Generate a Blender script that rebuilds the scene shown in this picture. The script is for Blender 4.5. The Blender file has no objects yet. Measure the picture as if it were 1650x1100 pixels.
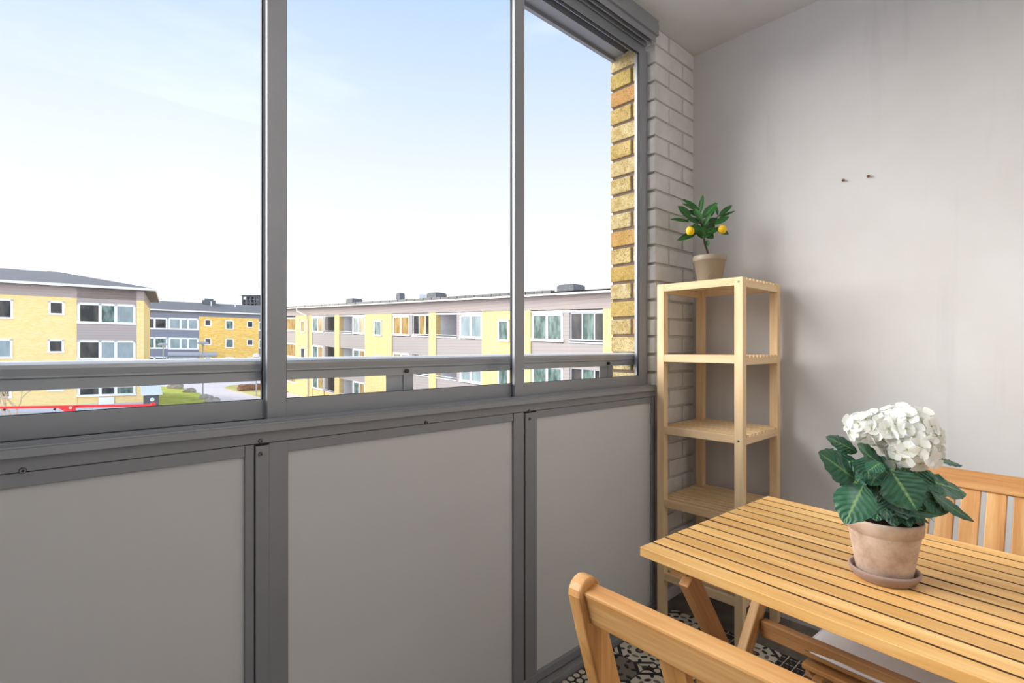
import bpy, math, random
from mathutils import Vector, Matrix
R = random.Random(7)
PI = math.pi
SC = bpy.context.scene
COL = SC.collection

# ------------------------------------------------------------------ camera model
F, YAW, EYE, HZ = 833.5, math.radians(42.7), 1.145, 557.5
FW = Vector((math.sin(YAW), math.cos(YAW), 0)); RT = Vector((math.cos(YAW), -math.sin(YAW), 0))
def at(u, v, d):
    """point at forward depth d seen in direction (u, v)"""
    return FW*d + RT*((u-825)/F*d) + Vector((0, 0, EYE + (HZ-v)/F*d))

# ------------------------------------------------------------------ mesh builder
class MB:
    def __init__(s): s.v = []; s.f = []; s.m = []; s.uv = []
    def add(s, vs, fs, mi=0, uvs=None):
        b = len(s.v); s.v += [tuple(p) for p in vs]
        for i, f in enumerate(fs):
            s.f.append([b+k for k in f]); s.m.append(mi)
            s.uv.append([uvs[k] for k in f] if uvs else [(0, 0)]*len(f))
    def box(s, x0, x1, y0, y1, z0, z1, mi=0, M=None):
        vs = [Vector((x, y, z)) for z in (z0, z1) for y in (y0, y1) for x in (x0, x1)]
        if M is not None: vs = [M @ p for p in vs]
        s.add(vs, [(0, 2, 3, 1), (4, 5, 7, 6), (0, 1, 5, 4), (2, 6, 7, 3), (0, 4, 6, 2), (1, 3, 7, 5)], mi)
    def tube(s, pts, rad, n=10, mi=0, cap=True):
        pts = [Vector(p) for p in pts]
        if not isinstance(rad, (list, tuple)): rad = [rad]*len(pts)
        vs = []; up = Vector((0.13, 0.21, 1)).normalized()
        for i, p in enumerate(pts):
            t = (pts[min(i+1, len(pts)-1)]-pts[max(i-1, 0)]).normalized()
            a = t.cross(up)
            if a.length < 1e-3: a = t.cross(Vector((1, 0, 0)))
            a.normalize(); b = t.cross(a)
            vs += [p+(a*math.cos(2*PI*k/n)+b*math.sin(2*PI*k/n))*rad[i] for k in range(n)]
        fs = []
        for i in range(len(pts)-1):
            for k in range(n):
                k2 = (k+1) % n
                fs.append((i*n+k, (i+1)*n+k, (i+1)*n+k2, i*n+k2))
        if cap: fs.append(tuple(range(n))); fs.append(tuple(reversed(range((len(pts)-1)*n, len(pts)*n))))
        s.add(vs, fs, mi)
    def lathe(s, prof, n=40, c=(0, 0, 0), mi=0):
        vs = []; c = Vector(c)
        for r, z in prof:
            vs += [c+Vector((r*math.cos(2*PI*k/n), r*math.sin(2*PI*k/n), z)) for k in range(n)]
        fs = []
        for i in range(len(prof)-1):
            for k in range(n):
                k2 = (k+1) % n
                fs.append((i*n+k, i*n+k2, (i+1)*n+k2, (i+1)*n+k))
        fs.append(tuple(reversed(range(n)))); fs.append(tuple(range((len(prof)-1)*n, len(prof)*n)))
        s.add(vs, fs, mi)
    def prism(s, outline, axis, a, b, mi=0):
        """outline: 2D points in the plane normal to axis; extruded from a to b"""
        def P(p, q):
            return {0: (q, p[0], p[1]), 1: (p[0], q, p[1]), 2: (p[0], p[1], q)}[axis]
        n = len(outline)
        vs = [P(p, a) for p in outline]+[P(p, b) for p in outline]
        s.add(vs, [tuple(reversed(range(n))), tuple(range(n, 2*n))]+[(i, (i+1) % n, n+(i+1) % n, n+i) for i in range(n)], mi)
    def ball(s, c, r, nu=12, nv=8, sx=1, sy=1, sz=1, mi=0, fn=None):
        c = Vector(c); vs = [c+Vector((0, 0, -r*sz))]
        for j in range(1, nv):
            ph = -PI/2+PI*j/nv
            for i in range(nu):
                th = 2*PI*i/nu; p = Vector((math.cos(ph)*math.cos(th)*sx, math.cos(ph)*math.sin(th)*sy, math.sin(ph)*sz))*r
                if fn: p = p*fn(p)
                vs.append(c+p)
        vs.append(c+Vector((0, 0, r*sz))); fs = []
        for i in range(nu):
            fs.append((0, 1+(i+1) % nu, 1+i))
            fs.append((len(vs)-1, 1+(nv-2)*nu+i, 1+(nv-2)*nu+(i+1) % nu))
            for j in range(nv-2):
                a = 1+j*nu; fs.append((a+i, a+(i+1) % nu, a+nu+(i+1) % nu, a+nu+i))
        s.add(vs, fs, mi)
    def build(s, name, mats, parent=None, smooth=False, bevel=0, M=None, seg=2, fix=False):
        me = bpy.data.meshes.new(name)
        me.from_pydata(s.v, [], s.f)
        if not isinstance(mats, (list, tuple)): mats = [mats]
        for m in mats: me.materials.append(m)
        uvl = me.uv_layers.new(name='UVMap'); k = 0
        for i, p in enumerate(me.polygons):
            p.material_index = s.m[i]; p.use_smooth = smooth
            for q in range(len(s.f[i])): uvl.data[k].uv = s.uv[i][q]; k += 1
        me.validate(); me.update()
        if fix:
            import bmesh
            bm = bmesh.new(); bm.from_mesh(me); bmesh.ops.recalc_face_normals(bm, faces=bm.faces); bm.to_mesh(me); bm.free()
        o = bpy.data.objects.new(name, me); COL.objects.link(o)
        if parent is not None: o.parent = parent
        if M is not None: o.matrix_basis = M
        if bevel:
            b = o.modifiers.new('bevel', 'BEVEL'); b.width = bevel; b.segments = seg; b.limit_method = 'ANGLE'; b.angle_limit = math.radians(40)
            b.harden_normals = False
        return o

def leaf(m, base, tip, nrm, w, droop=0.0, fold=0.25, n=8, serr=0.0, wave=0.0, mi=0, shape=0.42, curl=0.0):
    base = Vector(base); tip = Vector(tip); L = (tip-base).length; t = (tip-base).normalized()
    nrm = Vector(nrm); nrm = (nrm-t*nrm.dot(t)).normalized(); sd = t.cross(nrm)
    vs = []; uv = []; cols = [-1, -.55, 0, .55, 1]
    for i in range(n+1):
        x = i/n
        wd = w*0.5*(math.sin(PI*x**(math.log(.5)/math.log(shape))))**0.8 if 0 < x < 1 else w*.012
        if serr and 0 < i < n: wd *= 1+serr*(1 if i % 2 else -1)
        for c in cols:
            z = fold*abs(c)*wd - droop*L*x*x + wave*wd*math.sin(i*2.2)*abs(c) - curl*wd*c*c
            vs.append(base+t*(x*L)+sd*(c*wd)+nrm*z); uv.append((x, c*.5+.5))
    fs = []
    for i in range(n):
        for k in range(4):
            a = i*5+k; fs.append((a, a+1, a+6, a+5))
    m.add(vs, fs, mi, uv)

def tag(o, label=None, cat=None, group=None, kind=None):
    if label: o['label'] = label
    if cat: o['category'] = cat
    if group: o['group'] = group
    if kind: o['kind'] = kind
    return o
def empty(name, loc=(0, 0, 0), rz=0, rot=None):
    o = bpy.data.objects.new(name, None); COL.objects.link(o); o.location = loc
    o.rotation_euler = rot if rot else (0, 0, rz); o.empty_display_size = .1
    return o
def barM(p, q, up=(0, 0, 1)):
    """matrix whose x axis runs p->q, centred between them"""
    p = Vector(p); q = Vector(q); x = (q-p).normalized(); up = Vector(up); y = up.cross(x).normalized(); z = x.cross(y)
    M = Matrix(((x.x, y.x, z.x, 0), (x.y, y.y, z.y, 0), (x.z, y.z, z.z, 0), (0, 0, 0, 1))); M.translation = (p+q)/2
    return M, (q-p).length
def bar(name, p, q, w, h, mat, parent, up=(0, 0, 1), bevel=.002, seg=2):
    M, L = barM(p, q, up); b = MB(); b.box(-L/2, L/2, -w/2, w/2, -h/2, h/2)
    return b.build(name, mat, parent, bevel=bevel, M=M, seg=seg)

# ------------------------------------------------------------------ materials
ALB = [1.0]   # overall reflectance level of a family of materials
def srgb(r, g, b):
    f = lambda c: ((c/255+.055)/1.055)**2.4 if c/255 > .04045 else c/255/12.92
    k = ALB[0]; return (f(r)*k, f(g)*k, f(b)*k, 1)
class NT:
    def __init__(s, name):
        s.mat = bpy.data.materials.new(name); s.mat.use_nodes = True; s.t = s.mat.node_tree
        s.bsdf = s.t.nodes['Principled BSDF']; s.out = s.t.nodes['Material Output']
    def n(s, typ, **kw):
        nd = s.t.nodes.new(typ)
        for k, v in kw.items():
            if k[0] == '_': nd.inputs[k[1:].replace('_', ' ')].default_value = v
            else: setattr(nd, k, v)
        return nd
    def l(s, a, b): s.t.links.new(a, b)
    def coords(s, scale=(1, 1, 1), kind='Object'):
        tc = s.n('ShaderNodeTexCoord'); mp = s.n('ShaderNodeMapping'); mp.inputs['Scale'].default_value = scale
        s.l(tc.outputs[kind], mp.inputs['Vector']); return mp.outputs['Vector']
    def noise(s, vec, scale=5, detail=4, rough=.5):
        nd = s.n('ShaderNodeTexNoise'); nd.inputs['Scale'].default_value = scale; nd.inputs['Detail'].default_value = detail
        nd.inputs['Roughness'].default_value = rough
        if vec is not None: s.l(vec, nd.inputs['Vector'])
        return nd.outputs['Fac']
    def ramp(s, fac, stops):
        r = s.n('ShaderNodeValToRGB'); e = r.color_ramp.elements
        e[0].position, e[0].color = stops[0]; e[1].position, e[1].color = stops[-1]
        for p, c in stops[1:-1]:
            k = e.new(p); k.color = c
        s.l(fac, r.inputs['Fac']); return r.outputs['Color']
    def mix(s, fac, a, b, blend='MIX'):
        m = s.n('ShaderNodeMix', data_type='RGBA', blend_type=blend)
        for val, i in ((fac, 0), (a, 6), (b, 7)):
            if hasattr(val, 'links'): s.l(val, m.inputs[i])
            else: m.inputs[i].default_value = val
        return m.outputs[2]
    def math(s, op, a, b=0):
        m = s.n('ShaderNodeMath', operation=op)
        for val, i in ((a, 0), (b, 1)):
            if hasattr(val, 'links'): s.l(val, m.inputs[i])
            else: m.inputs[i].default_value = val
        return m.outputs[0]
    def bump(s, h, strength=.3, dist=.01):
        b = s.n('ShaderNodeBump'); b.inputs['Strength'].default_value = strength; b.inputs['Distance'].default_value = dist
        s.l(h, b.inputs['Height']); s.l(b.outputs['Normal'], s.bsdf.inputs['Normal'])
    def base(s, c):
        if hasattr(c, 'links'): s.l(c, s.bsdf.inputs['Base Color'])
        else: s.bsdf.inputs['Base Color'].default_value = c
    def rough(s, v, metal=0, spec=None):
        s.bsdf.inputs['Roughness'].default_value = v; s.bsdf.inputs['Metallic'].default_value = metal
        if spec is not None: s.bsdf.inputs['Specular IOR Level'].default_value = spec

def plain(name, rgb, rough=.6, metal=0, nz=.06, scale=8, spec=None, bump=0):
    t = NT(name); c = srgb(*rgb); v = t.coords(); f = t.noise(v, scale, 5)
    lo = tuple(x*(1-nz) for x in c[:3])+(1,); hi = tuple(min(1, x*(1+nz)) for x in c[:3])+(1,)
    t.base(t.ramp(f, [(.3, lo), (.7, hi)])); t.rough(rough, metal, spec)
    if bump: t.bump(t.noise(v, scale*12, 3), bump, .002)
    return t.mat
def wood(name, c1, c2, c3, rough=.45, isl=.16, grain=1.0, knots=False, spec=.35):
    t = NT(name); tc = t.n('ShaderNodeTexCoord'); g = t.n('ShaderNodeNewGeometry'); oi = t.n('ShaderNodeObjectInfo')
    mul = t.math('MULTIPLY', g.outputs['Random Per Island'], 13.7); mul2 = t.math('MULTIPLY', oi.outputs['Random'], 7.3)
    off = t.math('ADD', mul, mul2); cx = t.n('ShaderNodeCombineXYZ'); t.l(off, cx.inputs[0]); t.l(off, cx.inputs[1]); t.l(mul, cx.inputs[2])
    va = t.n('ShaderNodeVectorMath', operation='ADD'); t.l(tc.outputs['Object'], va.inputs[0]); t.l(cx.outputs[0], va.inputs[1])
    mp = t.n('ShaderNodeMapping'); mp.inputs['Scale'].default_value = (1.6*grain, 16*grain, 16*grain); t.l(va.outputs[0], mp.inputs['Vector'])
    n1 = t.noise(mp.outputs[0], 1.6, 6, .6)
    mp2 = t.n('ShaderNodeMapping'); mp2.inputs['Scale'].default_value = (4*grain, 120*grain, 120*grain); t.l(va.outputs[0], mp2.inputs['Vector'])
    n2 = t.noise(mp2.outputs[0], 1.2, 3, .6)
    fac = t.math('ADD', t.math('MULTIPLY', n1, .75), t.math('MULTIPLY', n2, .25))
    col = t.ramp(fac, [(.30, srgb(*c1)), (.5, srgb(*c2)), (.68, srgb(*c3))])
    tone = t.math('ADD', t.math('MULTIPLY', t.math('FRACT', t.math('MULTIPLY', off, 3.17)), isl*2), 1-isl)
    cc = t.n('ShaderNodeCombineColor'); t.l(tone, cc.inputs[0]); t.l(t.math('POWER', tone, 1.15), cc.inputs[1]); t.l(t.math('POWER', tone, 1.4), cc.inputs[2])
    col = t.mix(1.0, col, cc.outputs[0], 'MULTIPLY')
    if knots:
        vo = t.n('ShaderNodeTexVoronoi'); vo.inputs['Scale'].default_value = 1.0
        mp3 = t.n('ShaderNodeMapping'); mp3.inputs['Scale'].default_value = (3.0, 16, 16); t.l(va.outputs[0], mp3.inputs['Vector']); t.l(mp3.outputs[0], vo.inputs['Vector'])
        kf = t.ramp(vo.outputs['Distance'], [(.04, (1, 1, 1, 1)), (.13, (0, 0, 0, 1))])
        col = t.mix(t.math('MULTIPLY', kf, .45), col, srgb(120, 74, 40))
    t.base(col); t.rough(rough, spec=spec); t.bump(n2, .12, .0006)
    return t.mat

M = {}
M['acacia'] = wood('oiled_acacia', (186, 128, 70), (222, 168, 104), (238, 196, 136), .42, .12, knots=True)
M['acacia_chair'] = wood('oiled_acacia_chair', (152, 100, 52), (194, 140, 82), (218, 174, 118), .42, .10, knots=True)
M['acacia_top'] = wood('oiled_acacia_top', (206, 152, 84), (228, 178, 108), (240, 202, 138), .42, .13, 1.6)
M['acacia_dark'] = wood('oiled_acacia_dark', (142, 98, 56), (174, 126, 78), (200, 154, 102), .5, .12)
M['pine'] = wood('pale_birch', (214, 178, 130), (232, 200, 155), (240, 214, 174), .5, .04, knots=False)
M['steel'] = plain('screw_steel', (120, 120, 120), .35, .9)
M['alu'] = None
def aluminium(name, rgb, rough=.45, metal=.35):
    t = NT(name); v = t.coords((1, 1, 1)); f = t.noise(v, 3, 6, .7); c = srgb(*rgb)
    t.base(t.ramp(f, [(.3, tuple(x*.93 for x in c[:3])+(1,)), (.7, tuple(min(1, x*1.05) for x in c[:3])+(1,))]))
    t.rough(rough, metal); t.bump(t.noise(v, 90, 3), .05, .001); return t.mat
M['alu'] = aluminium('anodised_aluminium', (152, 155, 159), .42, .3)
M['alu_dark'] = aluminium('anodised_aluminium_aged', (144, 146, 150), .5, .25)
M['alu_rail'] = aluminium('railing_aluminium', (160, 163, 167), .35, .5)
M['rubber'] = plain('black_rubber', (18, 18, 20), .6)
M['panel'] = plain('balcony_laminate_panel', (208, 208, 208), .42, 0, .02, 3)
M['white_pvc'] = plain('white_window_frame', (240, 240, 240), .5, 0, .01)

def glass_mat():
    t = NT('clear_window_glass'); tr = t.n('ShaderNodeBsdfTransparent'); gl = t.n('ShaderNodeBsdfGlossy'); gl.inputs['Roughness'].default_value = 0.0
    tr.inputs['Color'].default_value = (.985, .99, .99, 1)
    lw = t.n('ShaderNodeLayerWeight'); lw.inputs['Blend'].default_value = .5; mx = t.n('ShaderNodeMixShader')
    t.l(t.math('ADD', t.math('MULTIPLY', t.math('POWER', lw.outputs['Facing'], 5), .5), .018), mx.inputs[0]); t.l(tr.outputs[0], mx.inputs[1]); t.l(gl.outputs[0], mx.inputs[2]); t.l(mx.outputs[0], t.out.inputs['Surface'])
    return t.mat
M['glass'] = glass_mat()

def plaster():
    t = NT('painted_plaster_wall'); v = t.coords()
    a = t.noise(v, 1.3, 5, .6); b = t.noise(v, 60, 4, .6)
    col = t.ramp(a, [(.3, srgb(204, 201, 199)), (.7, srgb(216, 215, 215))])
    # faint smear marks of old repairs
    mp = t.coords((1, 9, .9)); s = t.noise(mp, 1.4, 3, .5); sm = t.ramp(s, [(.62, (0, 0, 0, 1)), (.72, (1, 1, 1, 1))])
    col = t.mix(t.math('MULTIPLY', sm, .10), col, srgb(160, 160, 160))
    t.base(col); t.rough(.75, spec=.25)
    h = t.math('ADD', t.math('MULTIPLY', a, .6), t.math('MULTIPLY', b, .10)); t.bump(h, .35, .004); return t.mat
M['plaster'] = plaster()
M['ceiling'] = plain('painted_concrete_ceiling', (214, 211, 206), .8, 0, .05, 5, .2, .3)

def white_brick():
    t = NT('white_painted_brick'); v = t.coords(); a = t.noise(v, 9, 6, .65); b = t.noise(v, 70, 4, .7); g = t.n('ShaderNodeNewGeometry')
    col = t.ramp(a, [(.3, srgb(206, 203, 198)), (.7, srgb(226, 224, 220))])
    col = t.mix(t.math('MULTIPLY', g.outputs['Random Per Island'], .12), col, srgb(188, 182, 174))
    t.base(col); t.rough(.7, spec=.25); t.bump(t.math('ADD', a, t.math('MULTIPLY', b, .5)), .5, .004); return t.mat
M['white_brick'] = white_brick()
def yellow_brick():
    t = NT('yellow_clay_brick'); v = t.coords(); g = t.n('ShaderNodeNewGeometry')
    col = t.ramp(g.outputs['Random Per Island'], [(0, srgb(208, 180, 122)), (.25, srgb(190, 166, 96)), (.45, srgb(206, 192, 154)), (.6, srgb(206, 180, 118)), (.8, srgb(196, 188, 158)), (.92, srgb(188, 158, 92)), (1, srgb(204, 146, 100))])
    a = t.noise(v, 30, 6, .7); sp = t.noise(v, 140, 4, .7)
    col = t.mix(t.ramp(a, [(.42, (0, 0, 0, 1)), (.62, (.75, .75, .75, 1))]), col, srgb(166, 136, 66))
    pit = t.ramp(sp, [(.40, (1, 1, 1, 1)), (.46, (0, 0, 0, 1))]); col = t.mix(t.math('MULTIPLY', pit, .65), col, srgb(92, 74, 50))
    t.base(col); t.rough(.85, spec=.2); t.bump(t.math('ADD', a, t.math('MULTIPLY', sp, .8)), .8, .006); return t.mat
M['yellow_brick'] = yellow_brick()
M['mortar'] = plain('brown_mortar', (112, 96, 84), .9, 0, .12, 30, .2, .5)
M['mortar_white'] = plain('painted_mortar', (204, 200, 194), .8, 0, .08, 20, .2, .4)

def floor_mat():
    t = NT('worn_concrete_floor'); v = t.coords(); a = t.noise(v, 6, 8, .65)
    t.base(t.ramp(a, [(.3, srgb(92, 86, 80)), (.55, srgb(124, 117, 108)), (.7, srgb(150, 144, 136))])); t.rough(.55); t.bump(a, .2, .004); return t.mat
M['floor'] = floor_mat()
M['tile_black'] = plain('mat_black', (34, 33, 34), .5, 0, .1, 20)
M['tile_cream'] = plain('mat_cream', (214, 208, 192), .5, 0, .05, 20)
M['tile_taupe'] = plain('mat_taupe', (120, 112, 102), .5, 0, .05, 20)
M['cushion'] = plain('cushion_cotton', (226, 224, 224), .9, 0, .02, 10, .1, .1)

def leaf_mat(name, dark, mid, vein, rough, frost=None):
    t = NT(name); tc = t.n('ShaderNodeTexCoord'); sx = t.n('ShaderNodeSeparateXYZ'); t.l(tc.outputs['UV'], sx.inputs[0])
    c = t.math('ABSOLUTE', t.math('SUBTRACT', sx.outputs[1], .5))
    mid_f = t.ramp(c, [(.015, (1, 1, 1, 1)), (.05, (0, 0, 0, 1))])
    w = t.math('SINE', t.math('MULTIPLY', t.math('SUBTRACT', sx.outputs[0], t.math('MULTIPLY', c, .55)), 48))
    side = t.ramp(w, [(.90, (0, 0, 0, 1)), (1.0, (.7, .7, .7, 1))])
    g = t.n('ShaderNodeNewGeometry'); nz = t.noise(t.coords((40, 40, 40)), 1.2, 4)
    col = t.mix(nz, srgb(*dark), srgb(*mid)); col = t.mix(t.math('MULTIPLY', g.outputs['Random Per Island'], .5), col, srgb(*mid))
    if frost:
        fr = t.ramp(t.noise(t.coords((22, 22, 22)), 1.3, 3), [(.52, (0, 0, 0, 1)), (.72, (1, 1, 1, 1))]); col = t.mix(t.math('MULTIPLY', fr, .35), col, srgb(*frost))
    col = t.mix(t.math('MULTIPLY', side, .16), col, srgb(*vein)); col = t.mix(t.math('MULTIPLY', mid_f, .8), col, srgb(*vein))
    t.base(col); t.rough(rough); t.bump(t.math('MULTIPLY', w, -1), .45, .0012)
    t.bsdf.inputs['Subsurface Weight'].default_value = 0
    return t.mat
M['hyd_leaf'] = leaf_mat('hydrangea_leaf', (20, 62, 44), (46, 104, 74), (128, 164, 104), .45, (150, 172, 166))
M['lem_leaf'] = leaf_mat('lemon_leaf', (16, 50, 22), (38, 112, 34), (88, 140, 60), .38)
def petal():
    t = NT('white_petal'); tc = t.n('ShaderNodeTexCoord'); sx = t.n('ShaderNodeSeparateXYZ'); t.l(tc.outputs['UV'], sx.inputs[0])
    g = t.n('ShaderNodeNewGeometry')
    f = t.ramp(sx.outputs[0], [(0, srgb(206, 218, 150)), (.22, srgb(250, 251, 247)), (1, srgb(255, 255, 255))])
    t.base(t.mix(t.math('MULTIPLY', t.math('POWER', g.outputs['Random Per Island'], 4), .22), f, srgb(226, 238, 206))); t.rough(.6, spec=.2)
    tl = t.n('ShaderNodeBsdfTranslucent'); tl.inputs['Color'].default_value = (.9, .93, .88, 1); mx = t.n('ShaderNodeMixShader'); mx.inputs[0].default_value = .35
    t.l(t.bsdf.outputs[0], mx.inputs[1]); t.l(tl.outputs[0], mx.inputs[2]); t.l(mx.outputs[0], t.out.inputs['Surface']); return t.mat
M['petal'] = petal()
M['flower_eye'] = plain('flower_eye', (150, 160, 60), .6)
M['stem'] = plain('green_stem', (96, 130, 56), .5)
M['bark'] = plain('dark_bark', (70, 50, 38), .8, 0, .2, 60)
M['soil'] = plain('potting_soil', (50, 38, 30), .95, 0, .3, 60, .1, .6)
M['lemon'] = plain('lemon_skin', (246, 200, 24), .45, 0, .04, 30, None, .3)
def terracotta():
    t = NT('weathered_terracotta'); v = t.coords(); a = t.noise(v, 14, 6, .65); b = t.noise(v, 34, 3, .5)
    col = t.ramp(a, [(.28, srgb(156, 130, 114)), (.48, srgb(198, 174, 156)), (.7, srgb(218, 203, 190))])
    st = t.ramp(b, [(.66, (0, 0, 0, 1)), (.74, (1, 1, 1, 1))]); col = t.mix(t.math('MULTIPLY', st, .35), col, srgb(110, 84, 70))
    t.base(col); t.rough(.85, spec=.2); t.bump(t.noise(v, 160, 3), .15, .001); return t.mat
M['terracotta'] = terracotta()
M['saucer'] = plain('saucer_clay', (158, 136, 126), .8, 0, .12, 25, .2, .1)
M['taupe_pot'] = plain('taupe_glazed_pot', (156, 142, 122), .5, 0, .04, 10)

# exterior materials
ALB[0] = 1.0
def far_brick(name, c1, c2, mortar, sc=1.0):
    t = NT(name); tc = t.n('ShaderNodeTexCoord'); s = t.n('ShaderNodeSeparateXYZ'); t.l(tc.outputs['Object'], s.inputs[0])
    cx = t.n('ShaderNodeCombineXYZ'); t.l(t.math('ADD', s.outputs[0], s.outputs[1]), cx.inputs[0]); t.l(s.outputs[2], cx.inputs[1])
    b = t.n('ShaderNodeTexBrick'); t.l(cx.outputs[0], b.inputs['Vector']); b.inputs['Scale'].default_value = 1
    b.inputs['Brick Width'].default_value = .26*sc; b.inputs['Row Height'].default_value = .085*sc; b.inputs['Mortar Size'].default_value = .011*sc
    b.inputs['Color1'].default_value = srgb(*c1); b.inputs['Color2'].default_value = srgb(*c2); b.inputs['Mortar'].default_value = srgb(*mortar)
    mp = t.coords((.8, .8, 3)); n = t.noise(mp, 1.2, 5, .6)
    col = t.mix(t.ramp(n, [(.35, (0, 0, 0, 1)), (.7, (.5, .5, .5, 1))]), b.outputs['Color'], srgb(*c2))
    t.base(col); t.rough(.9, spec=.1); return t.mat
M['brick_pale'] = far_brick('facade_brick_pale', (253, 226, 162), (246, 212, 134), (232, 214, 168))
M['brick_long'] = far_brick('facade_brick_long', (240, 210, 148), (230, 196, 124), (216, 198, 156))
M['brick_gold'] = far_brick('facade_brick_gold', (250, 214, 118), (226, 176, 76), (236, 204, 140), 1.6)
def siding(name, rgb, pitch=.19):
    t = NT(name); tc = t.n('ShaderNodeTexCoord'); s = t.n('ShaderNodeSeparateXYZ'); t.l(tc.outputs['Object'], s.inputs[0])
    f = t.math('FRACT', t.math('MULTIPLY', s.outputs[2], 1/pitch)); c = srgb(*rgb)
    t.base(t.ramp(f, [(0, tuple(x*.62 for x in c[:3])+(1,)), (.12, c), (1, tuple(min(1, x*1.04) for x in c[:3])+(1,))])); t.rough(.8, spec=.15); t.bump(f, .4, .02); return t.mat
M['siding_taupe'] = siding('taupe_siding', (176, 164, 158)); M['siding_grey'] = siding('slate_siding', (132, 137, 148)); M['siding_light'] = siding('pale_siding', (170, 161, 155))
M['roof'] = plain('roof_felt', (108, 106, 104), .85, 0, .08, 1.5); M['fascia'] = plain('fascia_white', (226, 222, 208), .6)
M['soffit'] = plain('soffit_brown', (108, 98, 94), .8); M['roof_black'] = plain('solar_black', (34, 36, 40), .4)
M['concrete'] = plain('pale_concrete', (196, 196, 200), .85, 0, .04, .6); M['recess'] = plain('balcony_recess_paint', (236, 234, 238), .85)
M['grille'] = plain('vent_grey', (96, 98, 102), .7, 0, .2, 4); M['vent_white'] = plain('vent_white', (222, 222, 222), .6)
def pane(name, rgb, rgb2, sc=1.0):
    t = NT(name); f = t.noise(t.coords((sc, sc, sc*.4)), 1.6, 3, .5)
    t.base(t.ramp(f, [(.38, srgb(*rgb)), (.62, srgb(*rgb2))])); t.rough(.12, spec=.08); return t.mat
M['pane_dark'] = pane('pane_dark', (52, 54, 56), (92, 88, 82)); M['pane_pale'] = pane('pane_pale_blind', (138, 153, 152), (158, 171, 172)); M['pane_green'] = pane('pane_green_curtain', (70, 92, 84), (128, 146, 138), 2)
M['pane_amber'] = pane('pane_amber_reflection', (150, 118, 66), (188, 160, 104), 1.5)  # amber tint painted in for the reflection of a yellow building
M['asphalt'] = plain('pale_paving', (206, 198, 198), .9, 0, .05, .5); M['kerb'] = plain('kerb_stone', (190, 186, 182), .9)
def grass(name, a, b):
    t = NT(name); n1 = t.noise(t.coords(), .7, 6, .7); t.base(t.ramp(n1, [(.32, srgb(*a)), (.62, srgb(*b))])); t.rough(.95, spec=.1); return t.mat
M['grass'] = grass('spring_lawn', (134, 158, 52), (190, 190, 96)); M['grass_dry'] = grass('dry_lawn', (170, 168, 96), (202, 192, 128)); M['hedge'] = plain('brown_hedge', (142, 106, 84), .95, 0, .3, 6)
M['rock'] = plain('boulder', (160, 154, 144), .9, 0, .25, 3, .2, .5); M['red'] = plain('red_enamel', (226, 24, 28), .4); M['shed_dark'] = plain('shed_dark', (84, 90, 98), .8)
M['dark_tree'] = plain('conifer_green', (52, 58, 50), .95, 0, .3, 2); M['twig'] = plain('bare_twig', (196, 176, 146), .9, 0, .15, 6); M['lamp_white'] = plain('lamp_white', (232, 232, 230), .4); M['post_grey'] = plain('post_grey', (168, 170, 174), .5)

ALB[0] = 1.0
# ------------------------------------------------------------------ SETTING : the glazed balcony
X1 = 2.32       # end wall
YB = 1.23       # inner face of the brick pier
XL, YH, ZC = -2.3, -0.85, 2.535
def struct(o): o['kind'] = 'structure'; return o
b = MB(); b.box(XL-.1, X1+.12, YH-.1, 1.30, -.12, 0); struct(b.build('floor', M['floor']))
b = MB(); b.box(XL-.1, X1+.12, YH-.1, 1.30, ZC, ZC+.15); struct(b.build('ceiling', M['ceiling']))
b = MB(); b.box(X1, X1+.12, YH-.1, 1.46, 0, ZC); struct(b.build('wall_right', M['plaster']))
b = MB(); b.box(XL-.1, X1, YH-.1, YH, 0, ZC); struct(b.build('wall_back', M['plaster']))
b = MB(); b.box(XL-.1, XL, YH, 1.22, 0, ZC); struct(b.build('wall_left', M['plaster']))

# white painted brick pier (real bricks, stretcher bond); core + bricks on the inner face and the narrow reveal
PX0, PX1 = 1.985, X1
pier = struct(empty('wall_front', (0, 0, 0)))
b = MB(); b.box(PX0+.012, PX1, YB+.010, 1.30, 0, ZC); b.build('mortar_core', M['mortar_white'], pier)
b = MB(); rr = random.Random(3); BH, MJ = .0685, .011; z = 1.970+MJ/2-25*(BH+MJ); row = 0
while z < ZC-.01:
    z1 = min(z+BH, ZC-.002); z = max(z, .001); x = PX0 if row % 2 == 0 else PX0
    cuts = [PX0, PX0+.235, PX1] if row % 2 == 0 else [PX0, PX0+.115, PX1]
    for i in range(len(cuts)-1):
        a, c = cuts[i]+(.0 if i == 0 else MJ/2), cuts[i+1]-(MJ/2 if i < len(cuts)-2 else 0)
        dy = rr.uniform(-.0015, .0015)
        b.box(a, c, YB+dy+.001, YB+(.055 if i == 0 else .03), z+rr.uniform(-.001, .001), z1)
    z += BH+MJ; row += 1
b.build('painted_bricks', M['white_brick'], pier, bevel=.0035)

# yellow brick of the outer wall: reveal face seen through the right-hand sash
outer = struct(empty('wall_outer', (0, 0, 0)))
OX = 1.985
b = MB(); b.box(OX+.008, OX+.4, 1.30, 1.462, -.4, 2.9, 0); b.build('mortar_core', M['mortar'], outer)
b = MB(); z = 1.4377+.0065-22*.0815; row = 0
while z < 2.85:
    segs = [(1.302, 1.470)] if row % 2 == 0 else [(1.302, 1.346), (1.358, 1.470)]
    for a, c in segs:
        b.box(OX+rr.uniform(-.001, .0015), OX+.06, a, c+rr.uniform(-.002, .002), z, z+.0685)
    for k in range(4):
        xx = OX+.06+.012+k*.245-(0 if row % 2 else .12); 
        b.box(max(xx, OX+.065), min(xx+.233, OX+.4), 1.42, 1.47, z, z+.0685)
    z += .0815; row += 1
b.build('clay_bricks', M['yellow_brick'], outer, bevel=.004)
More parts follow.
